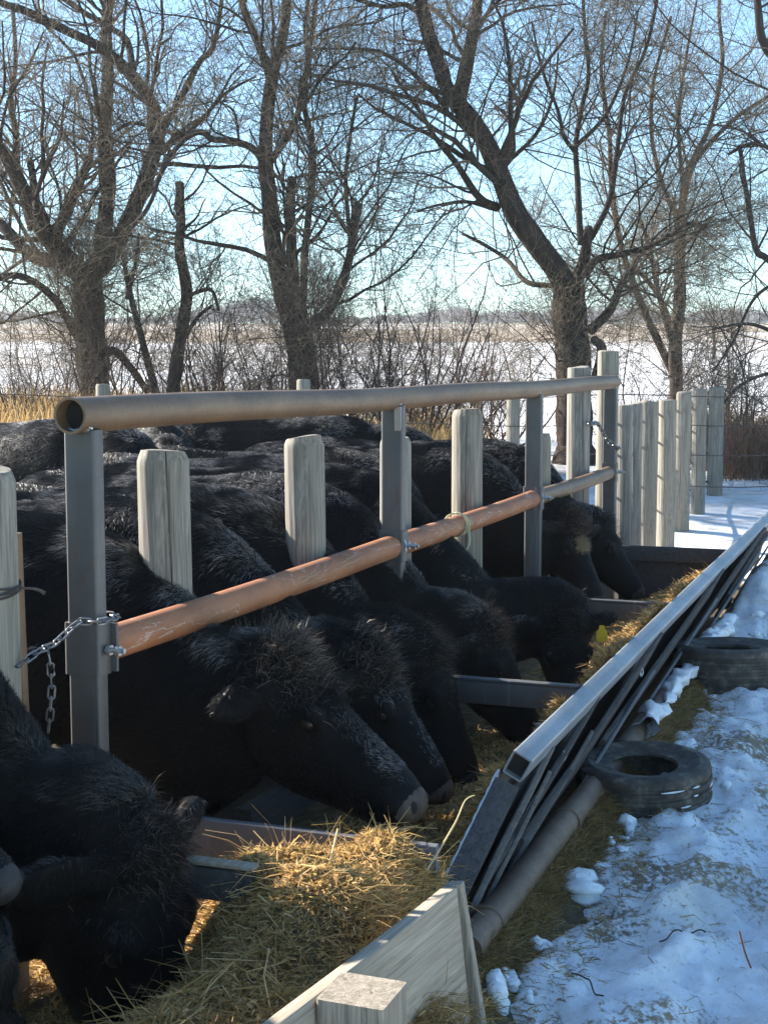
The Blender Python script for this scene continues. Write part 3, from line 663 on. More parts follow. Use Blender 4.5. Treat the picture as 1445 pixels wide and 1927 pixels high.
    rm = tmp.modifiers.new('r', 'REMESH'); rm.mode = 'VOXEL'; rm.voxel_size = .0185; rm.use_smooth_shade = True
    sm = tmp.modifiers.new('s', 'SMOOTH'); sm.iterations = 5; sm.factor = .5
    dg = bpy.context.evaluated_depsgraph_get(); ev = tmp.evaluated_get(dg)
    me = bpy.data.meshes.new_from_object(ev, depsgraph=dg); bpy.data.objects.remove(tmp)
    me.name = 'body'
    nv = len(me.vertices); co = np.empty(nv*3, np.float32); me.vertices.foreach_get('co', co); co = co.reshape(-1, 3).astype(float)
    no = np.empty(nv*3, np.float32); me.vertices.foreach_get('normal', no); no = no.reshape(-1, 3).astype(float)
    # coat lumps
    lump = (fbm(co[:, 0]*7+co[:, 2]*5+seed, co[:, 1]*7+co[:, 2]*4, seed+3, 3)-.45)*.013*(co[:, 0] < px-.05)
    co2 = co+no*lump[:, None]; me.vertices.foreach_set('co', co2.ravel().astype(np.float32))
    a = me.color_attributes.new('Col', 'FLOAT_COLOR', 'POINT'); base = np.tile([.0028, .0028, .0034, 1.0], (nv, 1)); a.data.foreach_set('color', base.ravel().astype(np.float32))
    me.materials.clear(); me.materials.append(M_COAT)
    body = bpy.data.objects.new('body', me); COL.objects.link(body); body.parent = root
    me.update()
    # fur
    me.calc_loop_triangles(); nt_ = len(me.loop_triangles); ti = np.empty(nt_*3, np.int32); me.loop_triangles.foreach_get('vertices', ti); ti = ti.reshape(-1, 3)
    tri = co2[ti]; cr = np.cross(tri[:, 1]-tri[:, 0], tri[:, 2]-tri[:, 0]); ar = np.linalg.norm(cr, axis=1)
    cen = tri.mean(1); wgt = ar.copy()
    Rl = rotm((0, 0, 1), -A_F+heading); camL = (np.array([0, 0, CAM_H])-np.asarray(root.location)) @ Rl
    fn = no[ti].mean(1); tocam = camL-cen; vis = (fn*tocam).sum(1)/np.linalg.norm(tocam, axis=1)
    wgt *= np.where(vis > -.35, 1.0, .02); wgt *= np.where(cen[:, 2] < .35, .3, 1); wgt *= np.where(cen[:, 0] < -1.7, .7, 1)
    legs = (cen[:, 2] < .6) & (cen[:, 0] < px-.35); wgt[legs] *= .3
    def strands(n, wg, length, lift, width, colf, clump=0.0, nsd=0):
        f_ = rg.choice(len(wg), n, p=wg/wg.sum()); u = rg.random((n, 2)); su = np.sqrt(u[:, :1])
        p_ = tri[f_, 0]*(1-su)+tri[f_, 1]*su*(1-u[:, 1:])+tri[f_, 2]*su*u[:, 1:]
        nn = fn[f_]; hl = np.clip((p_[:, 0]-px)/L, 0, 1)
        headp = np.linalg.norm(p_-H_(.45, 0, -.2), axis=1) < .62*L
        comb = np.where(headp[:, None], (R @ np.array([1., 0, -.1]))[None], np.array([-.75, 0, -.55])[None])
        sw = np.stack([fbm(p_[:, 0]*3.3, p_[:, 2]*3.3+p_[:, 1]*2, seed+51, 3)-.47, fbm(p_[:, 0]*3.3+9, p_[:, 1]*3.3+p_[:, 2], seed+61, 3)-.47, fbm(p_[:, 2]*3.3+5, p_[:, 1]*3.3, seed+71, 3)-.47], -1)
        comb = comb+sw*3.2+rg.normal(0, .16, p_.shape)
        comb = comb-(comb*nn).sum(1, keepdims=True)*nn; comb /= np.linalg.norm(comb, axis=1, keepdims=True)+1e-6
        ln = length*(.6+.8*rg.random(n))*np.where(headp, .62, 1.0)*np.where(p_[:, 2] < .4, .7, 1)
        muz = np.linalg.norm(p_-H_(.95, 0, -.17), axis=1) < .2*L; ln = ln*np.where(muz, .25, 1)
        lf = lift*(.6+.8*rg.random(n))[:, None]
        d1 = nn*lf+comb*(1-lf*.5); d1 /= np.linalg.norm(d1, axis=1, keepdims=True)
        d2 = nn*lf*.4+comb+np.array([0, 0, -.25]); d2 /= np.linalg.norm(d2, axis=1, keepdims=True)
        m1 = p_+d1*ln[:, None]*.5; m2 = m1+d2*ln[:, None]*.5
        sd_ = np.cross(d1, nn+rg.normal(0, .5, nn.shape)); sd_ /= np.linalg.norm(sd_, axis=1, keepdims=True)+1e-6; sd_ = sd_*(width*(.6+.8*rg.random(n)))[:, None]
        v = np.stack([p_-sd_-nn*.004, p_+sd_-nn*.004, m1+sd_*.75, m1-sd_*.75, m2], 1)
        i = np.arange(n)*5
        return v, np.stack([i, i+1, i+2, i+3], -1), np.stack([i+3, i+2, i+4], -1), np.repeat(colf(n, p_), 5, axis=0)
    fm = M()
    def bc(n, p_):
        g = .0022+.005*rg.random((n, 1))**2; tone = np.array([1.0, .98, 1.08]); return g*tone
    v, q, t_, c = strands(int(fur*1.5), wgt, .032, .30, .0009, bc); fm.add(v, q=q, t=t_, col=c)
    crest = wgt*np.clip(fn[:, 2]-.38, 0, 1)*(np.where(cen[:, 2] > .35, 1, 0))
    
    coat = fm.obj('coat', M_COAT, root, smooth=True, sharp=None); coat['label'] = 'shaggy black winter coat'
    gm_ = M(); v, q, t_, c = strands(int(fur*.75), crest+1e-12, .038, .42, .0009, lambda n, p_: (.003+.55*sheen*rg.random((n, 1))**2.2*sst(fbm(p_[:, 0]*7+seed, p_[:, 1]*5+p_[:, 2]*6, seed+5, 3), .36, .6)[:, None])*np.array([1.05, .97, .92])); gm_.add(v, q=q, t=t_, col=c)  # bright hairs on upward faces: sunlit sheen put into the colour
    gm_.obj('sheen_hair', M_CREST, root, smooth=True, sharp=None)
    # poll tuft, sunlit glints put into the strand colours
    if tuftn:
        tm = M(); pw = ar*np.exp(-(np.linalg.norm(cen-H_(.03, 0, .0), axis=1)/(.17*L))**2)*(fn @ (R @ np.array([-.3, 0, 1.])) > .0)
        f_ = rg.choice(len(pw), tuftn, p=pw/pw.sum()); p_ = cen[f_]+rg.normal(0, .006, (tuftn, 3)); nn = fn[f_]
        cl = rg.normal(0, .45, (24, 3)); g = rg.integers(0, 24, tuftn)
        dd = nn*.42+cl[g]*.7+rg.normal(0, .16, (tuftn, 3))+(R @ np.array([.22, 0, .28]))+np.array([0, 0, .12]); dd /= np.linalg.norm(dd, axis=1, keepdims=True)
        ln = (tuftlen*.8*(.3+.8*rg.random(tuftn)))[:, None]; d2 = dd+np.array([0, 0, -.35])+rg.normal(0, .2, dd.shape); d2 /= np.linalg.norm(d2, axis=1, keepdims=True)
        m1 = p_+dd*ln*.55; m2 = m1+d2*ln*.5; sd_ = np.cross(dd, rg.normal(0, 1, dd.shape)); sd_ = sd_/np.linalg.norm(sd_, axis=1, keepdims=True)*.0008
        i = np.arange(tuftn)*5; col = np.array(tuft)*np.where(rg.random((tuftn, 1)) < .3, 3.2, .35)*(.5+.8*rg.random((tuftn, 1)))
        tm.add(np.stack([p_-sd_, p_+sd_, m1+sd_*.8, m1-sd_*.8, m2], 1), q=np.stack([i, i+1, i+2, i+3], -1), t=np.stack([i+3, i+2, i+4], -1), col=np.repeat(col, 5, 0))
        o = tm.obj('poll_tuft', M_CREST, root, sharp=None)
    # muzzle pad, nostrils, eyes
    mz = M(); loft(mz, [(*H_(.90, 0, -.19), .12*L, .13*L), (*H_(.94, 0, -.184), .134*L, .145*L), (*H_(.975, 0, -.188), .12*L, .138*L), (*H_(1.005, 0, -.20), .085*L, .10*L), (*H_(1.018, 0, -.21), .03*L, .04*L)], yaxis=ya, sub=4)
    mo = mz.obj('muzzle', muzzle, root, sharp=None)
    def ball(c_, r3, mat, name, par):
        b_ = M(); U, V_ = 14, 8; vv = []
        for i in range(V_+1):
            th = math.pi*i/V_
            for j in range(U): vv.append(c_+R @ np.array([r3[0]*math.sin(th)*math.cos(2*math.pi*j/U), r3[1]*math.sin(th)*math.sin(2*math.pi*j/U), r3[2]*math.cos(th)]))
        b_.add(vv, q=[[i*U+j, i*U+(j+1) % U, (i+1)*U+(j+1) % U, (i+1)*U+j] for i in range(V_) for j in range(U)]); return b_.obj(name, mat, par, sharp=None)
    for sg in (1, -1):
        ball(H_(.985, sg*.085, -.125), (.035*L, .022*L, .045*L), M_BLACK, 'nostril', mo)
        ball(H_(.335, sg*.200, -.12), (.04*L, .026*L, .028*L), M_EYE, 'eye', root)
    if eartag:
        e0 = H_(.05, .17, -.08); out = R @ np.array([-.12, 1.0, -ear_drop*.6]); out /= np.linalg.norm(out)
        c_ = e0+out*.22*L+np.array([.0, -.04, -.02]); tg = M()
        oo = np.array([0, 0, -1.0]); ss = np.array([.97, .22, 0.]); nnn = np.cross(oo, ss)
        pr = [(-.012, 0), (.012, 0), (.017, .022), (.027, .030), (.027, .082), (-.027, .082), (-.027, .030), (-.017, .022)]
        vv = [c_+ss*a+oo*b+nnn*k for k in (.0015, -.0015) for a, b in pr]
        tg.add(vv, poly=[list(range(8)), list(range(15, 7, -1))], q=[[j, 8+j, 8+(j+1) % 8, (j+1) % 8] for j in range(8)]); tgo = tg.obj('ear_tag', M_TAG, root, sharp=30); tgo['label'] = 'yellow plastic ear tag'
    if sun_patch:
        pm = M(); pw = ar*np.exp(-(np.linalg.norm(cen-H_(*sun_patch[:3]), axis=1)/(sun_patch[3]))**2)
        n = 700; f_ = rg.choice(len(pw), n, p=pw/pw.sum()); p_ = cen[f_]; nn = fn[f_]; 
        dd = nn*.7+(R @ np.array([.5, 0, 0]))+rg.normal(0, .25, nn.shape); dd /= np.linalg.norm(dd, axis=1, keepdims=True); sd_ = np.cross(dd, nn)*.0016
        i = np.arange(n)*5; m1 = p_+dd*.02; m2 = p_+dd*.045
        pm.add(np.stack([p_-sd_, p_+sd_, m1+sd_, m1-sd_, m2], 1), q=np.stack([i, i+1, i+2, i+3], -1), t=np.stack([i+3, i+2, i+4], -1), col=np.repeat(np.array([.50, .34, .20])*(.6+.6*rg.random((n, 1))), 5, 0)); pm.obj('painted_forehead_light', M_COAT, root, sharp=None)  # tan strands paint a sunlit spot on the black forehead
    return root
rad = math.radians
cow('big black cow in the middle foreground with a bristling poll tuft painted sunlit', .70, -.01, (.345, .885), rad(39), .66, (-0.02, 0.59, 0.31, 0.17), seed=1, width=.88, fur=90000, muzzle=M_MUZZLE, tuftn=4200, tuft=(.085, .07, .058), tuftlen=.10, ear_drop=.75)
cow('black cow whose brown nose shows just behind the big tufted head', 1.35, 0, (.41, .755), rad(55), .57, (0.02, 0.55, 0.29, 0.16), seed=2, fur=60000, muzzle=M_MUZZLE, tuftn=1800, tuft=(.07, .06, .05), ear_drop=.6)
cow('black cow with head pushed deep down in the bunk right of the brown nose', 2.0, 0, (.42, .66), rad(67), .57, (-0.00, 0.55, 0.28, 0.16), seed=3, fur=50000, tuftn=1200, ear_drop=.6)
cow('black cow with a lit drooping ear left of the tagged cow', 2.68, 0, (.47, .64), rad(60), .56, (0.02, 0.55, 0.27, 0.16), seed=4, fur=50000, tuftn=1300, tuft=(.10, .06, .04), ear_drop=.95)
cow('black cow with a yellow ear tag, face turned down toward the hay', 3.35, 0, (.65, .57), rad(70), .55, (0.14, 0.50, 0.25, 0.15), yaw=rad(-50), roll=rad(10), seed=5, fur=45000, tuftn=1200, eartag=True, ear_drop=.25, tuft=(.03, .025, .02))
cow('black cow standing back behind the tagged cow with head hidden', 4.0, -.48, (.20, .66), rad(70), .54, (-0.12, 0.61, 0.26, 0.16), seed=6, fur=35000, tuftn=600)
cow('black cow mostly hidden left of the third steel post', 4.72, -.52, (.20, .66), rad(70), .54, (-0.10, 0.61, 0.26, 0.16), seed=7, fur=30000, tuftn=600)
cow('black cow with sunlight painted on its forehead just right of the third steel post', 5.5, -.10, (.28, .84), rad(62), .56, (-0.05, 0.63, 0.25, 0.16), yaw=rad(-22), seed=8, fur=35000, tuftn=1200, tuft=(.09, .055, .04), sun_patch=(.30, -.05, .02, .035))
cow('farthest black cow feeding in front of the end board of the bunk', 6.2, 0, (.24, .76), rad(56), .56, (-0.05, 0.57, 0.26, 0.16), seed=9, fur=35000, tuftn=700, tuft=(.02, .02, .02))
cow('black cow nearest the camera with head hanging straight down in the bunk', -.44, 0, (.48, .61), rad(79), .74, (0.04, 0.50, 0.28, 0.17), yaw=rad(-6), width=.9, sheen=.3, seed=10, fur=90000, tuftn=1500, tuft=(.05, .034, .026), tuftlen=.075, ear_drop=.5)
cow('black cow of which only the dark nose enters at the left edge', -.93, 0, (-.03, .99), rad(34), .52, (-.30, .77, .29, .16), seed=11, fur=30000, tuftn=600)
cow('black cow at the bottom left corner showing only its lowered jaw', -1.25, .0, (.545, .60), rad(80), .60, (.10, .42, .24, .15), ear_drop=1.3, sheen=.2, seed=12, fur=30000, tuftn=0)
# cattle behind the front row
cow('black cow standing behind the front row at far left', 0, 0, (.55, 1.15), rad(35), .52, (.05, 1.02, .25, .15), seed=13, fur=40000, heading=rad(-14), loc=(-1.55, 8.9, .05), tuftn=600, dz=.12)
cow('black cow behind the front row facing the camera with raised ears', 0, 0, (.55, 1.25), rad(55), .50, (.05, 1.02, .25, .15), seed=14, fur=40000, heading=rad(-58), loc=(-1.55, 10.2, .0), tuftn=900, ear_drop=-.5, dz=.08)
cow('black cow at the back of the herd with curly back under the top rail', 0, 0, (.45, 1.05), rad(50), .52, (.0, .95, .26, .16), seed=15, fur=45000, heading=rad(8), loc=(.30, 11.0, 0), tuftn=600, dz=.13)

# ---------------------------------------------------------------- hay
def strand_mesh(m, p, dirs, ln, wd, col, droop=.3):
    n = len(p); rg = RNG
    d1 = dirs/np.linalg.norm(dirs, axis=1, keepdims=True)
    d2 = d1+rg.normal(0, .35, d1.shape)+np.array([0, 0, -droop]); d2 /= np.linalg.norm(d2, axis=1, keepdims=True)
    m1 = p+d1*ln[:, None]*.5; m2 = m1+d2*ln[:, None]*.5
    sd_ = np.cross(d1, rg.normal(0, 1, d1.shape)); sd_ = sd_/(np.linalg.norm(sd_, axis=1, keepdims=True)+1e-6)*wd[:, None]
    i = np.arange(n)*6
    m.add(np.stack([p-sd_, p+sd_, m1+sd_, m1-sd_, m2+sd_*.6, m2-sd_*.6], 1), q=np.concatenate([np.stack([i, i+1, i+2, i+3], -1), np.stack([i+3, i+2, i+4, i+5], -1)]), col=np.repeat(col, 6, 0))
def haycol(n, dark=0.0):
    c = np.array([[.55, .42, .20], [.62, .50, .28], [.42, .33, .16], [.34, .31, .14], [.70, .60, .40], [.25, .18, .10]])
    k = RNG.choice(6, n, p=[.27, .22, .2, .1, .11, .1]); return c[k]*np.array([1.13, .94, .72])*RNG.uniform(.6, 1.15, (n, 1))*(1-dark)
def hay_h(s_, t_):
    h = .10+.06*(fbm(s_*3, t_*5, 5)-.4)
    lump = lambda a, b, ra, rb, hh: hh*np.exp(-(((s_-a)/ra)**4+((t_-b)/rb)**4))
    h = h+lump(.08, .74, .42, .30, .27)+lump(-.03, .58, .21, .13, .10)+lump(.33, .90, .26, .16, .07)+lump(-.75, .85, .6, .32, .22)+lump(-.2, .92, .3, .2, .05)
    hol = np.exp(-(((s_+.02)/.10)**2+((t_-.68)/.085)**2)); h = h-.13*hol
    ridge = np.exp(-(np.maximum(1.02-t_, 0)/.19)**2)*(.16+.29*sst(fbm(s_*1.15+3.2, s_*0, 15, 2), .36, .62))*sst(s_, .85, 1.25)
    ridge2 = np.exp(-(np.maximum(1.0-t_, 0)/.42)**2)*.30*sst(s_, 2.6, 3.6)
    h = np.maximum(h, .06+np.maximum(ridge, ridge2))
    return h+.06*(fbm(s_*6, t_*6, 35, 4)-.45)+.05*np.abs(fbm(s_*13, t_*13, 36, 3)-.45)
hs_ = np.concatenate([np.arange(-1.7, 1.2, .02), np.arange(1.2, 6.85, .05)]); ht = np.arange(.08, 1.07, .02)
HS, HT = np.meshgrid(hs_, ht, indexing='ij'); HZ = hay_h(HS, HT)
def inside(s_, t_, z): return np.where(s_ > .38, np.minimum(t_, .865+.27*np.clip(z-.06, 0, .6)), t_)
HT2 = inside(HS, HT, HZ)
xyz = O[None, None]+HS[..., None]*D+HT2[..., None]*E; xyz[..., 2] += HZ
m = M(); ii = np.arange(HS.size).reshape(HS.shape)
cc = np.array([.17, .125, .062])*(.6+.8*RNG.random((HS.size, 1)))
m.add(xyz, q=np.stack([ii[:-1, :-1], ii[1:, :-1], ii[1:, 1:], ii[:-1, 1:]], -1), col=cc)
def scatter_hay(m, n, s_, t_, hf, lmin, lmax, wd, up=.35, dark=0.0, lift=0.0):
    z = hf(s_, t_)
    if hf is hay_h: t_ = inside(s_, t_, z)-.02*(s_ > .38)
    p = O[None]+s_[:, None]*D+t_[:, None]*E; p[:, 2] += z-.006+lift*RNG.random(n)
    pnl = (s_ > .38) & (t_ > .72) & (hf is hay_h)
    a = RNG.uniform(0, 2*math.pi, n); el = np.abs(RNG.normal(0, up, n))
    d_ = np.stack([np.cos(a)*np.cos(el), np.sin(a)*np.cos(el), np.sin(el)], -1)
    d_ = np.where((pnl & (d_ @ E > 0))[:, None], d_-2*(d_ @ E)[:, None]*E*.8, d_)
    strand_mesh(m, p, d_, RNG.uniform(lmin, lmax, n), wd*RNG.uniform(.5, 1.3, n), haycol(n, dark))
n = 90000; scatter_hay(m, n, RNG.uniform(-1.4, .75, n), RNG.uniform(.12, 1.05, n), hay_h, .015, .06, .0019, .28)
n = 46000; scatter_hay(m, n, .75+6.1*RNG.random(n)**1.6, 1.05-.75*RNG.random(n)**1.3, hay_h, .02, .08, .0026, .3)
n = 1500; scatter_hay(m, n, RNG.uniform(-1., .6, n), RNG.uniform(.4, 1.05, n), hay_h, .08, .20, .0015, .4)
n = 900; scatter_hay(m, n, .8+6*RNG.random(n)**1.2, 1.05-.35*RNG.random(n)**1.2, hay_h, .05, .14, .0022, .5)
n = 26000; scatter_hay(m, n, RNG.uniform(-1.3, .75, n), RNG.uniform(.15, 1.05, n), hay_h, .008, .024, .0045, .5, 0, .012)
n = 14000; scatter_hay(m, n, .75+6.1*RNG.random(n)**1.3, 1.05-.55*RNG.random(n)**1.2, hay_h, .012, .035, .006, .5, 0, .012)
tag(m.obj('hay', M_HAY, sharp=None), 'golden loose hay heaped in the feed bunk', 'hay', kind='stuff')
def spill_h(s_, t_):
    h = .025+.06*np.exp(-((t_-1.08)/.10)**2)
    h = h+.24*np.exp(-(((s_+.42)/.36)**2+((t_-1.22)/.13)**2))+.05*(fbm(s_*6, t_*8, 55, 3)-.4)
    return h*(1-sst(t_, 1.19, 1.34))-.04*sst(t_, 1.15, 1.36)
hs_ = np.arange(-1.8, 6.0, .035); ht = np.arange(1.04, 1.62, .025)
HS, HT = np.meshgrid(hs_, ht, indexing='ij'); HZ = spill_h(HS, HT)-.0
xyz = O[None, None]+HS[..., None]*D+HT[..., None]*E; xyz[..., 2] += HZ
m = M(); ii = np.arange(HS.size).reshape(HS.shape)
m.add(xyz, q=np.stack([ii[:-1, :-1], ii[1:, :-1], ii[1:, 1:], ii[:-1, 1:]], -1), col=np.array([.14, .105, .065])*(.6+.8*RNG.random((HS.size, 1))))
n = 70000; sS = -1.6+7.4*RNG.random(n)**1.3; tS = 1.08+.16*RNG.random(n)**1.2+.16*(fbm(sS*4, sS*0, 3)-.5); scatter_hay(m, n, sS, tS, spill_h, .02, .075, .0012, .4, .45)
n = 9000; sS = RNG.uniform(-.8, 4.5, n); tS = RNG.uniform(1.14, 1.40, n); pq = O[None]+sS[:, None]*D+tS[:, None]*E; zg = ground_h(pq[:, 0], pq[:, 1]); scatter_hay(m, n, sS, tS, lambda a, b: np.maximum(zg, spill_h(a, b))+.004, .015, .06, .0013, .25, .3)
n = 2500; scatter_hay(m, n, RNG.uniform(-.95, -.05, n), 1.16+.3*RNG.random(n), spill_h, .05, .13, .0014, .6, .1)
tag(m.obj('spilled_hay', M_HAY, sharp=None), 'brown trampled hay spilled along the outside of the bunk', 'hay', kind='stuff')
# stray stems on the snow and manure straw in the pen
m = M(); n = 1500; sS = RNG.uniform(-1.5, 9, n); tS = 1.4+2.2*RNG.random(n)**1.5
pp = FP(0, 0, 0)[None]+sS[:, None]*D+tS[:, None]*E; zz = ground_h(pp[:, 0], pp[:, 1])
scatter_hay(m, n, sS, tS, lambda a, b: zz+.008, .02, .12, .0016, .12, .35)
n = 16000; sS = RNG.uniform(-.9, .6, n); tS = RNG.uniform(-.5, .3, n); scatter_hay(m, n, sS, tS, lambda a, b: .05+.03*fbm(a*8, b*8, 4), .02, .08, .0016, .3)
tag(m.obj('stray_straw', M_HAY, sharp=None), 'scattered straw stems lying on the snow and ground', 'straw', kind='stuff')
def stem(pts, r, label, name='stem'):
    mm = M(); pts = smoothline(pts, 16); tubes(mm, pts, np.linspace(r, r*.5, 16), 6, col=np.array([.62, .52, .30]))
    return tag(mm.obj(name, M_HAY, sharp=None), label, 'stem')
stem([FP(-.12, .80, .36), FP(.0, .78, .45), FP(.10, .76, .51)], .0055, 'thick pale stalk stuck upright in the near hay heap')
stem([FP(.08, 1.04, .43), FP(.14, 1.10, .55), FP(.24, 1.10, .59), FP(.27, 1.12, .60)], .0032, 'long pale stalk arching at the end of the plank bunk side')
mm = M(); tubes(mm, smoothline([P(1390, 1752, 3.95), P(1400, 1790, 3.93), P(1412, 1822, 3.92)], 10), np.full(10, .0028), 6, col=np.array([.09, .05, .04]))
tag(mm.obj('twig', M_BARK), 'dark thin twig stuck in the snow at lower right', 'twig')
for (a0, a1, lb) in (((1075, 1845), (1135, 1885), 'dark bent twig lying on the rutted snow'), ((1330, 1745), (1240, 1790), 'brown leaf stalk lying on the snow at right')):
    pts = []
    for k in range(8):
        px = a0[0]+(a1[0]-a0[0])*k/7; py = a0[1]+(a1[1]-a0[1])*k/7+4*math.sin(k*1.3); r_ = P(px, py, 1.)-np.array([0, 0, CAM_H]); kk = -(CAM_H-.02)/r_[2]; q_ = r_*kk; pts.append((q_[0], q_[1], ground_h(np.array([q_[0]]), np.array([q_[1]]))[0]+.012+.004*abs(math.sin(k))))
    mm = M(); tubes(mm, smoothline(pts, 24), np.full(24, .0026), 6, col=np.array([.07, .05, .035])); tag(mm.obj('twig', M_BARK), lb, 'twig')
# broken snow clods along the bunk
m = M(); n = 60
for k in range(n):
    s_ = RNG.uniform(-.9, 6.5) if k < 50 else RNG.uniform(6, 10); t_ = 1.19+abs(RNG.normal(0, .10)) if k < 44 else RNG.uniform(1.4, 2.9)
    r_ = RNG.uniform(.012, .045)*(1.5 if RNG.random() < .12 else 1); c_ = FP(s_, t_, 0); c_[2] = max(ground_h(np.array([c_[0]]), np.array([c_[1]]))[0], spill_h(np.array([s_]), np.array([t_]))[0] if t_ < 1.6 else -1)+r_*.12
    U, V_ = 14, 9; vv = []; ph = RNG.uniform(0, 6, 5); sc3 = RNG.uniform(.6, 1.4, 3)*np.array([1.2, 1.2, .7])
    for i in range(V_+1):
        th = math.pi*i/V_
        for j in range(U):
            a = 2*math.pi*j/U; dd = np.array([math.sin(th)*math.cos(a), math.sin(th)*math.sin(a), math.cos(th)])
            vv.append(c_+dd*sc3*r_*(1+.35*math.sin(3*dd[0]+ph[0])+.3*math.sin(5*dd[1]+ph[1])+.15*math.sin(6*dd[2]+ph[2])+.12*math.sin(13*dd[0]+9*dd[1]+ph[3])))
    m.add(vv, q=[[i*U+j, i*U+(j+1) % U, (i+1)*U+(j+1) % U, (i+1)*U+j] for i in range(V_) for j in range(U)])
tag(m.obj('snow_clods', M_SNOW, sharp=None), 'broken clods of snow along the bunk', 'snow', kind='stuff')

# ---------------------------------------------------------------- trees
def grow(pts, rd, nch, lmin, lmax, K=7, spread=1.0, t0=.15, upb=.15, rfac=.55, wig=.18, rg=RNG, rmin=.0012, rtip=.35):
    """pts (N,K0,3): spawn nch children on each polyline"""
    Nn, K0, _ = pts.shape; n = Nn*nch
    u = t0+(1-t0)*rg.random((Nn, nch)); x = u*(K0-1); i = np.clip(x.astype(int), 0, K0-2); f_ = (x-i)[..., None]
    r_ = np.arange(Nn)[:, None]
    base = (pts[r_, i]*(1-f_)+pts[r_, i+1]*f_).reshape(n, 3); tg = pts[r_, i+1]-pts[r_, i]; tg = (tg/(np.linalg.norm(tg, axis=-1, keepdims=True)+1e-9)).reshape(n, 3)
    pr = (rd[r_, i]*(1-f_[..., 0])+rd[r_, i+1]*f_[..., 0]).reshape(n)
    rnd = rg.normal(0, 1, (n, 3)); rnd -= (rnd*tg).sum(1, keepdims=True)*tg; rnd /= np.linalg.norm(rnd, axis=1, keepdims=True)+1e-9
    dr = tg*rg.uniform(.25, .9, (n, 1))+rnd*spread*rg.uniform(.5, 1.1, (n, 1))+np.array([0, 0, upb]); dr /= np.linalg.norm(dr, axis=1, keepdims=True)
    plen = np.linalg.norm(np.diff(pts, axis=1), axis=2).sum(1)
    ln = rg.uniform(lmin, lmax, n)*(1.15-.6*u.reshape(n)); ln = np.minimum(ln, np.repeat(plen, nch)*1.3)
    out = np.empty((n, K, 3)); out[:, 0] = base; d_ = dr
    for k in range(1, K):
        d_ = d_+rg.normal(0, wig, (n, 3))+np.array([0, 0, upb*.35]); d_ /= np.linalg.norm(d_, axis=1, keepdims=True)
        out[:, k] = out[:, k-1]+d_*(ln/(K-1))[:, None]
    r0 = np.maximum(pr*rfac, rmin)
    rr = r0[:, None]*np.linspace(1, rtip, K)[None]; return out, np.maximum(rr, rmin*.8)
BK = np.array([.052, .040, .033]); TWC = np.array([.16, .13, .095])
def limb3(pix, r0, r1, Z, dz, n=14, rg=RNG):
    pp = smoothline([(a, b, 0) for a, b in pix], n)[:, :2]; k = np.linspace(0, 1, n); zz = Z+dz*k**1.2+.12*np.sin(k*7+rg.uniform(0, 6))
    pts = np.array([P(a, b, z) for (a, b), z in zip(pp, zz)]); rr = .9*(r0+(r1-r0)*k)*zz/F_PX*(1+.05*np.sin(k*23+rg.uniform(0, 6)))
    return pts, rr
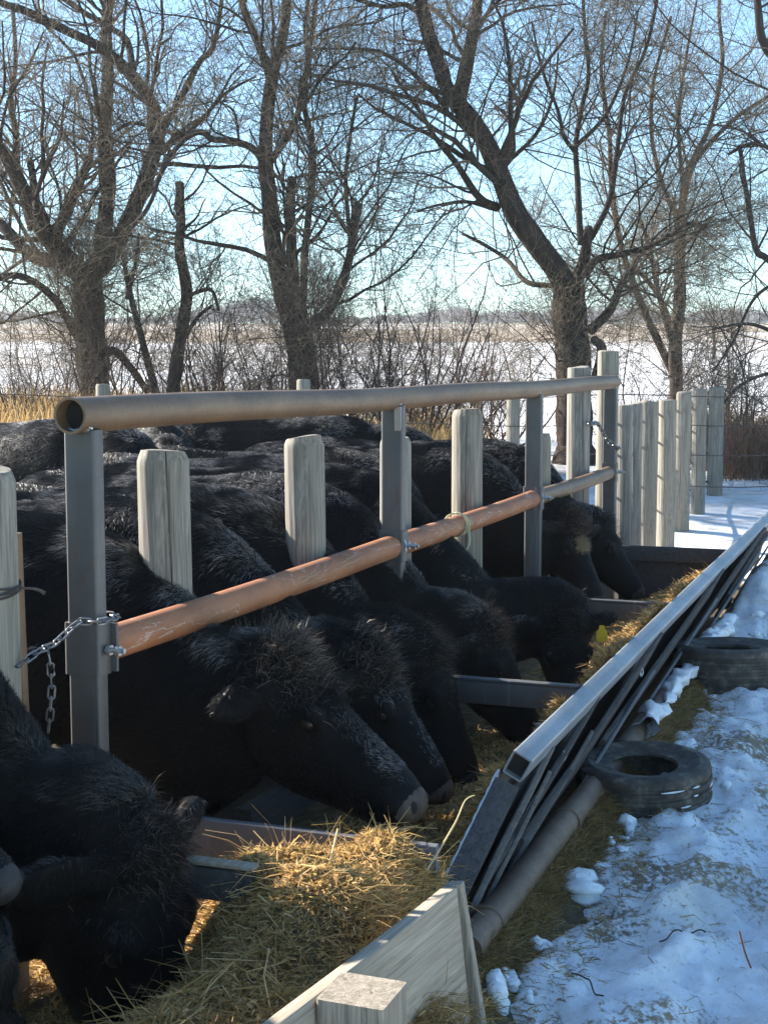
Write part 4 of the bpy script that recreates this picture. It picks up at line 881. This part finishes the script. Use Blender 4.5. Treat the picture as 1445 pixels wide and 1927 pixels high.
def tree(name, label, Z, trunk, limbs, seed, cnt=(9, 7, 7, 3), lens=((1.4, 3.4), (.6, 1.5), (.25, .7), (.12, .3)), cat='tree', suckers=0, bark=BK, extra=None, crown_up=.12):
    rg = np.random.default_rng(seed)
    base = P(trunk[0][0][0], trunk[0][0][1], Z); gz0 = float(terrain(np.array([base[0]]), np.array([base[1]]))[0]); loc = (float(base[0]), float(base[1]), gz0)
    root = thing(name, label, cat, loc)
    tm = M(); allp = []
    tp, r0, r1 = trunk
    tpts, trr = limb3(tp, r0, r1, Z, 0, 16, rg)
    tpts = np.concatenate([[[loc[0], loc[1], gz0-.15], [loc[0], loc[1], gz0+.1]], tpts[1:]]); trr = np.concatenate([[trr[0]*1.35, trr[0]*1.2], trr[1:]])
    def bark_tube(m_, pts, rr, sides):
        n0 = len(pts); pts = smoothline(pts, n0*4); rr = np.interp(np.linspace(0, n0-1, n0*4), np.arange(n0), rr)
        T, b_, n_ = frames(pts); a = np.arange(sides)*2*math.pi/sides; K = len(pts); dist = np.concatenate([[0], np.cumsum(np.linalg.norm(np.diff(pts, axis=0), axis=1))])
        rid = 1+.10*np.abs(np.sin(a[None]*sides*.21+1.3*np.sin(dist[:, None]*3+a[None]*2)))+.07*(vnoise(a[None]*4+0*dist[:, None], dist[:, None]*5+seed, seed)-.5)
        v = pts[:, None]+(np.cos(a)[None, :, None]*b_[:, None]+np.sin(a)[None, :, None]*n_[:, None])*(rr[:, None]*rid*.95)[..., None]
        q = [[k*sides+j, k*sides+(j+1) % sides, (k+1)*sides+(j+1) % sides, (k+1)*sides+j] for k in range(K-1) for j in range(sides)]
        c = bark[None]*(.55+.9*vnoise(np.repeat(dist, sides)*9, np.tile(a, K)*5, seed+9))[:, None]
        m_.add(v, q=q, poly=[[(K-1)*sides+j for j in range(sides)]], col=c)
    bark_tube(tm, tpts, trr, 28)
    L0p, L0r = [], []
    bm = M()
    for pix, a0, a1, dz, *opt in limbs:
        pts, rr = limb3(pix, a0, a1, Z, dz, 14, rg)
        bark_tube(tm if a0 > 12 else bm, pts, rr, 18 if a0 > 12 else 12)
        if opt and opt[0] == 'bare': continue
        L0p.append(pts); L0r.append(rr)
    tro = tm.obj('trunk', M_BARK, root, sharp=None, origin=loc)
    L0p = np.array(L0p); L0r = np.array(L0r)
    l1, r1_ = grow(L0p, L0r, cnt[0], *lens[0], K=9, upb=crown_up, rfac=.36, wig=.17, rg=rg, rmin=.005)
    if suckers:
        sp = np.repeat(tpts[None, 3:], 1, 0); sr = np.repeat(trr[None, 3:], 1, 0)
        ls, rs_ = grow(sp, sr*.12, suckers, .8, 2.2, K=9, upb=.25, spread=1.3, rfac=.4, wig=.25, rg=rg, rmin=.004); l1 = np.concatenate([l1, ls]); r1_ = np.concatenate([r1_, rs_])
    l2, r2 = grow(l1, r1_, cnt[1], *lens[1], K=7, upb=.10, rfac=.5, wig=.22, rg=rg, rmin=.003)
    l3, r3 = grow(l2, r2, cnt[2], *lens[2], K=6, upb=.05, rfac=.55, wig=.26, rg=rg, rmin=.0030)
    tubes(bm, l1, r1_, 6, col=bark[None]*rg.uniform(.7, 1.2, (len(l1), 1)))
    tubes(bm, l2, r2, 4, col=TWC[None]*rg.uniform(.5, 1.1, (len(l2), 1)))
    tubes(bm, l3, r3, 3, col=TWC[None]*rg.uniform(.7, 1.3, (len(l3), 1)))
    if cnt[3]:
        l4, r4 = grow(l3, r3, cnt[3], *lens[3], K=4, upb=.03, rfac=.7, wig=.3, rg=rg, rmin=.0024)
        tubes(bm, l4, r4, 3, col=TWC[None]*rg.uniform(.8, 1.5, (len(l4), 1)))
    bm.obj('crown', M_BARK, root, sharp=None, origin=loc)
    return root
tree('bare_tree', 'broad leafless tree at far left with several heavy limbs and dense suckers', 22, ([(182, 860), (178, 740), (172, 650), (168, 570), (166, 510)], 34, 29), [
    ([(168, 520), (205, 485), (240, 420), (270, 350), (292, 280), (298, 235), (280, 185), (245, 140), (200, 95), (140, 65), (60, 25), (10, 8), (-60, -30)], 20, 6, -1.5),
    ([(190, 490), (200, 400), (206, 330), (198, 250), (204, 150), (200, 60), (204, 0), (208, -120), (215, -260)], 17, 8, 1.0),
    ([(160, 520), (110, 470), (75, 420), (45, 360), (10, 290), (-40, 230), (-90, 150)], 22, 9, -2),
    ([(60, 430), (35, 330), (30, 250), (20, 190), (30, 120), (25, 20)], 9, 4, 1.2),
    ([(110, 490), (60, 480), (0, 420), (-60, 380), (-130, 300)], 15, 7, 1.5),
    ([(105, 440), (130, 390), (152, 340), (170, 296)], 13, 8, -.4),
    ([(90, 450), (70, 380), (58, 305)], 10, 7, .5),
    ([(290, 265), (330, 205), (375, 118), (398, 95), (412, 40), (420, -20)], 8, 4, -1),
    ([(250, 130), (238, 75), (195, 45), (120, -2), (60, -60)], 8, 4, 1),
    ([(262, 390), (290, 350), (305, 320), (320, 285)], 5, 4, .4),
    ([(150, 640), (100, 560), (40, 520), (-30, 520), (-80, 470)], 9, 5, -2),
    ([(175, 700), (210, 660), (245, 690), (280, 740)], 10, 7, .5, 'bare')], 21, (12, 7, 7, 1), suckers=64)
tree('pollard_tree', 'slim pole like tree with a cut off top right of the far left tree', 21, ([(318, 850), (325, 740), (338, 650), (346, 600), (352, 550), (340, 480)], 14, 11), [
    ([(340, 490), (338, 450), (341, 420), (338, 345)], 11, 9, .0), ([(352, 560), (375, 548), (400, 548), (412, 585)], 5, 3, .6), ([(335, 660), (370, 600), (400, 575)], 5, 3, -.6),
    ([(300, 760), (268, 640), (245, 550), (232, 480)], 9, 4, .8), ([(240, 560), (255, 500), (262, 440)], 5, 3, -.5)], 22, (6, 5, 5, 2), lens=((.6, 1.6), (.4, .9), (.2, .5), (.1, .25)), suckers=16)
tree('bare_tree', 'tall upright leafless tree in the middle with several near vertical stems', 20, ([(578, 860), (574, 740), (565, 650), (550, 590)], 33, 27), [
    ([(548, 600), (530, 540), (515, 470), (508, 380), (500, 300), (503, 220), (512, 145), (530, 80), (540, 0), (545, -150), (560, -300)], 21, 7, .8),
    ([(512, 150), (490, 90), (460, 20), (448, -50), (430, -150)], 10, 5, -1.2),
    ([(556, 580), (549, 480), (546, 400), (549, 335)], 13, 10, .3),
    ([(570, 590), (574, 480), (582, 390), (590, 310), (582, 240), (575, 216)], 8, 6, -.3),
    ([(512, 300), (545, 250), (568, 190), (578, 120), (590, 40), (600, -80)], 8, 4, 1.2),
    ([(585, 610), (620, 582), (648, 520), (664, 450), (673, 382)], 11, 8, -.6),
    ([(658, 440), (651, 340), (660, 250), (672, 180)], 5, 3, .6),
    ([(495, 310), (480, 282), (440, 266), (400, 262), (375, 248), (335, 275), (302, 330), (280, 390), (250, 425)], 8, 4, -1),
    ([(375, 248), (330, 250), (290, 240), (250, 232), (220, 245)], 5, 3, .5), ([(450, 268), (440, 210), (405, 190)], 3, 2, .5),
    ([(576, 216), (565, 165), (580, 120), (575, 40), (590, -60)], 6, 4, .6)], 23, (11, 8, 7, 1), suckers=26)
tree('bare_tree', 'largest leafless tree with thick limb leaning far left and a pale broken stub', 21, ([(1082, 880), (1080, 790), (1078, 680), (1072, 600), (1070, 540)], 37, 34), [
    ([(1068, 550), (1035, 490), (980, 420), (945, 340), (910, 260), (870, 205), (845, 175), (815, 90), (795, 20), (780, -80), (770, -220)], 26, 10, -1.5),
    ([(862, 195), (880, 110), (895, 30), (905, -60), (925, -200)], 16, 8, 1.5),
    ([(1078, 545), (1098, 490), (1107, 430)], 15, 9, .1, 'bare'),
    ([(1092, 460), (1086, 340), (1083, 270), (1095, 200), (1107, 140), (1100, 60), (1095, -40)], 7, 3, .8),
    ([(1085, 290), (1060, 255), (1050, 210), (1020, 130), (1000, 40)], 5, 2, -1.0), ([(1088, 270), (1140, 215), (1180, 120), (1200, 20)], 5, 2, 1.2),
    ([(1100, 520), (1120, 490), (1160, 480), (1210, 468), (1260, 442), (1290, 422), (1330, 425)], 9, 3, -1.4),
    ([(1112, 620), (1150, 580), (1170, 530), (1195, 500)], 11, 5, .8),
    ([(1110, 450), (1145, 380), (1160, 290), (1175, 180), (1215, 90), (1240, -20)], 7, 3, 1.2),
    ([(1040, 538), (990, 530), (955, 490), (910, 460), (870, 440)], 6, 3, 1),
    ([(938, 390), (900, 370), (860, 310), (820, 260), (790, 210), (745, 150)], 9, 3, -1),
    ([(935, 395), (880, 380), (830, 385), (785, 397)], 5, 2, -.8),
    ([(842, 200), (800, 165), (760, 165), (735, 130)], 5, 2, .7),
    ([(790, 25), (760, 8), (720, 12), (660, -5)], 6, 4, -1), ([(890, 60), (930, 10), (980, -40)], 5, 3, .6),
    ([(960, 300), (1010, 250), (1040, 180), (1050, 100)], 5, 2, .8),
    ([(1120, 720), (1132, 660), (1118, 640)], 12, 9, -.2, 'bare')], 24, (11, 8, 7, 1), suckers=26)
tree('bare_tree', 'thin leafless tree with many upright stems behind the right row of posts', 24, ([(1272, 870), (1272, 740), (1270, 650), (1278, 570), (1278, 480), (1281, 410)], 15, 11), [
    ([(1266, 700), (1222, 610), (1190, 530), (1165, 450), (1150, 350), (1145, 240), (1130, 130), (1140, 20)], 9, 3, -1),
    ([(1270, 640), (1240, 560), (1200, 510), (1180, 500)], 7, 3, .8), ([(1262, 640), (1235, 540), (1222, 470), (1200, 400)], 6, 3, -.5),
    ([(1281, 415), (1290, 330), (1335, 235), (1358, 120), (1352, 20), (1360, -80)], 7, 3, 1),
    ([(1280, 415), (1250, 360), (1226, 260), (1230, 150), (1262, 30)], 6, 3, -1),
    ([(1283, 405), (1305, 310), (1380, 225), (1450, 178), (1520, 120)], 6, 3, 1.2), ([(1280, 430), (1310, 425), (1330, 440)], 4, 3, -.5), ([(1285, 350), (1275, 230), (1290, 110), (1310, 0)], 5, 2, 0)], 25, (11, 8, 7, 1), suckers=20)
tree('bare_tree', 'leafless tree at the right edge whose drooping branches hang into view', 19, ([(1640, 980), (1630, 800), (1600, 600), (1580, 400)], 30, 22), [
    ([(1590, 500), (1550, 330), (1500, 180), (1462, 120), (1432, 70), (1422, -20), (1400, -120)], 14, 6, -.5),
    ([(1590, 540), (1520, 560), (1450, 492), (1422, 470), (1410, 400), (1400, 340), (1392, 280)], 9, 4, .5),
    ([(1480, 520), (1420, 560), (1380, 640), (1340, 700)], 4, 2, .6), ([(1560, 700), (1480, 640), (1410, 610), (1340, 620)], 6, 2, -.5), ([(1560, 720), (1470, 700), (1400, 720), (1360, 760)], 5, 2, -.8),
    ([(1560, 360), (1480, 300), (1420, 270), (1370, 290)], 6, 3, .7), ([(1580, 420), (1560, 250), (1540, 100), (1500, -50)], 12, 6, 1)], 26, (8, 6, 6, 1))
# undergrowth shrubs
def shrub(px, py, Z, hgt, n, spread, label, seed, col=np.array([.07, .042, .042])):
    rg = np.random.default_rng(seed); b = P(px, py, Z); gz0 = float(terrain(np.array([b[0]]), np.array([b[1]]))[0]); loc = np.array([b[0], b[1], gz0])
    K = 10; pts = np.empty((n, K, 3)); pts[:, 0] = loc+np.stack([rg.normal(0, .12, n), rg.normal(0, .15, n), np.full(n, -.05)], -1)
    d_ = np.stack([rg.normal(0, spread, n), rg.normal(0, spread, n), np.ones(n)], -1); ln = hgt*rg.uniform(.45, 1.1, n)
    for k in range(1, K):
        d_ = d_+rg.normal(0, .13, (n, 3))+np.array([0, 0, .05]); d_ /= np.linalg.norm(d_, axis=1, keepdims=True); pts[:, k] = pts[:, k-1]+d_*(ln/(K-1))[:, None]
    rr = rg.uniform(.010, .022, n)[:, None]*np.linspace(1, .25, K)[None]
    m = M(); tubes(m, pts, rr, 6, col=col[None]*rg.uniform(.7, 1.3, (n, 1)))
    l1, r1 = grow(pts, rr, 7, .5, 1.2, K=7, upb=.15, rfac=.5, wig=.2, rg=rg, rmin=.003); tubes(m, l1, r1, 4, col=col[None]*rg.uniform(.9, 1.6, (len(l1), 1)))
    l2, r2 = grow(l1, r1, 6, .2, .6, K=5, upb=.08, rfac=.55, wig=.25, rg=rg, rmin=.002); tubes(m, l2, r2, 3, col=TWC[None]*rg.uniform(.5, 1.2, (len(l2), 1)))
    l3, r3 = grow(l2, r2, 3, .1, .3, K=4, upb=.05, rfac=.6, wig=.3, rg=rg, rmin=.0017); tubes(m, l3, r3, 3, col=TWC[None]*rg.uniform(.7, 1.3, (len(l3), 1)))
    o = m.obj('leafless_shrub', M_BARK, sharp=None, origin=loc); return tag(o, label, 'shrub', 'leafless shrubs under the trees')
for k, (px, Z, h_, n, sp, lb) in enumerate([
        (30, 20, 2.2, 12, .5, 'leafless shrub at the left edge of the photo'), (110, 23, 2.6, 12, .5, 'twiggy shrub just left of the far left tree trunk'), (240, 21.5, 2.6, 10, .35, 'leafless shrub right of the far left tree trunk'),
        (400, 22, 2.8, 14, .4, 'bushy shrub right of the slim cut off pole tree'), (470, 20.5, 2.4, 12, .4, 'leafless shrub close left of the middle tree trunk'), (630, 19.5, 3.3, 8, .22, 'dark stemmed shrub just right of the middle tree trunk'),
        (700, 20.5, 3.0, 11, .3, 'reddish shrub above the second steel post'), (790, 19.5, 3.2, 9, .3, 'tall stemmed shrub between the middle tree and the largest tree'), (860, 22, 2.4, 9, .4, 'low shrub left of the largest tree below its limb'),
        (960, 23, 2.0, 8, .45, 'small thin shrub just left of the largest tree trunk'), (1180, 22, 2.0, 8, .5, 'thin shrub just right of the largest tree trunk'), (1390, 21, 2.0, 10, .5, 'low shrub at the right edge beyond the last post'),
        (530, 24, 3.2, 10, .4, 'shrub standing behind the middle tree trunk'),
        (160, 25, 2.4, 12, .5, 'grey brush right behind the far left tree trunk'), (330, 25, 2.8, 13, .5, 'grey brush behind the slim cut off pole tree'), (600, 26, 2.6, 12, .5, 'far grey brush seen right of the middle tree trunk'),
        (745, 25, 2.6, 13, .5, 'far grey brush beyond the reddish and tall stemmed shrubs'), (910, 26, 2.3, 12, .55, 'far low brush seen left of the largest tree'), (1330, 26, 2.2, 12, .5, 'far brush just right of the thin many stemmed tree')]):
    shrub(px, 850, Z, h_*1.15, int(n*1.5), sp, lb, 300+k)

# dry grass belt, brown brush, far tree line
m = M(); n = 46000
x = RNG.uniform(-8, 7.5, n); y = 16.6+9*RNG.random(n)**1.3; keep = fbm(x*.5, y*.5, 66)+.30*(x < -.8)-.16*(x > 1.2)-1.0*((x > 2.4) & (y < 21.5)) > .47; x, y = x[keep], y[keep]; n = len(x)
p = np.stack([x, y, terrain(x, y)-.02], -1); d_ = np.stack([RNG.normal(0, .18, n), RNG.normal(0, .18, n), np.ones(n)], -1)
c = np.array([[.52, .34, .14], [.60, .44, .22], [.40, .26, .11], [.30, .20, .10]])[RNG.choice(4, n, p=[.4, .3, .2, .1])]*RNG.uniform(.7, 1.1, (n, 1))
strand_mesh(m, p, d_, RNG.uniform(.35, .95, n)*(1+.25*(x < -2)), np.full(n, .0055), c, .15)
tag(m.obj('dry_grass', M_GRASS, sharp=None), 'belt of tall golden dry grass under the trees', 'grass', kind='stuff')
m = M(); n = 15000; x = RNG.uniform(4.4, 8.5, n); y = RNG.uniform(18.6, 22.5, n); p = np.stack([x, y, terrain(x, y)-.02], -1); d_ = np.stack([RNG.normal(0, .3, n), RNG.normal(0, .3, n), np.ones(n)], -1)
strand_mesh(m, p, d_, RNG.uniform(.3, .85, n), np.full(n, .004), np.array([.17, .115, .085])*RNG.uniform(.6, 1.3, (n, 1)), .1)
tag(m.obj('brown_brush', M_GRASS, sharp=None), 'thicket of brown dry brush beyond the last post at right', 'brush', kind='stuff')
m = M(); n = 26000; x = RNG.uniform(-190, 190, n); y = RNG.uniform(440, 500, n)
tall = 2.2+6.5*np.clip(fbm(x*.05, y*0+3, 12, 4)-.34, 0, 1)*2
p = np.stack([x, y, terrain(x, y)+RNG.random(n)*tall*.55], -1); d_ = np.stack([RNG.normal(0, .5, n), RNG.normal(0, .5, n), np.ones(n)], -1)
strand_mesh(m, p, d_, tall*RNG.uniform(.3, .6, n), np.full(n, .13), np.array([.17, .16, .165])*RNG.uniform(.7, 1.3, (n, 1)), .0)  # lightened grey puts distance haze into the tree colour
tag(m.obj('far_treeline', M_GRASS, sharp=None), 'distant grey line of trees along the horizon', 'trees', kind='stuff')
tree('field_tree', 'small round bare tree standing alone in the far snowy field at right', 110, ([(1343, 655), (1343, 640), (1342, 628), (1342, 618)], 3.2, 2.6), [([(1342, 622), (1330, 606), (1315, 598), (1300, 592)], 1.6, .7, 1), ([(1342, 622), (1352, 606), (1368, 600), (1384, 596)], 1.6, .7, -1), ([(1342, 620), (1343, 604), (1340, 590), (1338, 580)], 1.8, .7, 0), ([(1342, 622), (1334, 605), (1322, 588), (1316, 578)], 1.4, .6, -1), ([(1342, 622), (1354, 604), (1362, 590), (1366, 580)], 1.4, .6, 1)], 31, (7, 6, 4, 0), lens=((.8, 1.8), (.4, 1.0), (.3, .6), (.1, .2)))

# cold winter air: far fields and the tree line fade a little
m = M(); bx, by0, by1, bz0, bz1 = 760, -60, 800, -2.5, 40
m.add([(sx*bx, y, z) for z in (bz0, bz1) for sx, y in ((-1, by0), (1, by0), (1, by1), (-1, by1))], q=[[3, 2, 1, 0], [4, 5, 6, 7], [0, 1, 5, 4], [1, 2, 6, 5], [2, 3, 7, 6], [3, 0, 4, 7]])
hz = bpy.data.materials.new('haze'); hz.use_nodes = True; t = hz.node_tree; t.nodes.remove(t.nodes['Principled BSDF'])
pv = t.nodes.new('ShaderNodeVolumePrincipled'); pv.inputs['Color'].default_value = (.85, .92, 1, 1); pv.inputs['Density'].default_value = .0005; pv.inputs['Anisotropy'].default_value = .3
t.links.new(pv.outputs[0], t.nodes['Material Output'].inputs['Volume'])
tag(m.obj('haze', hz, smooth=False, sharp=None), 'thin cold haze over the far fields', None, kind='stuff')
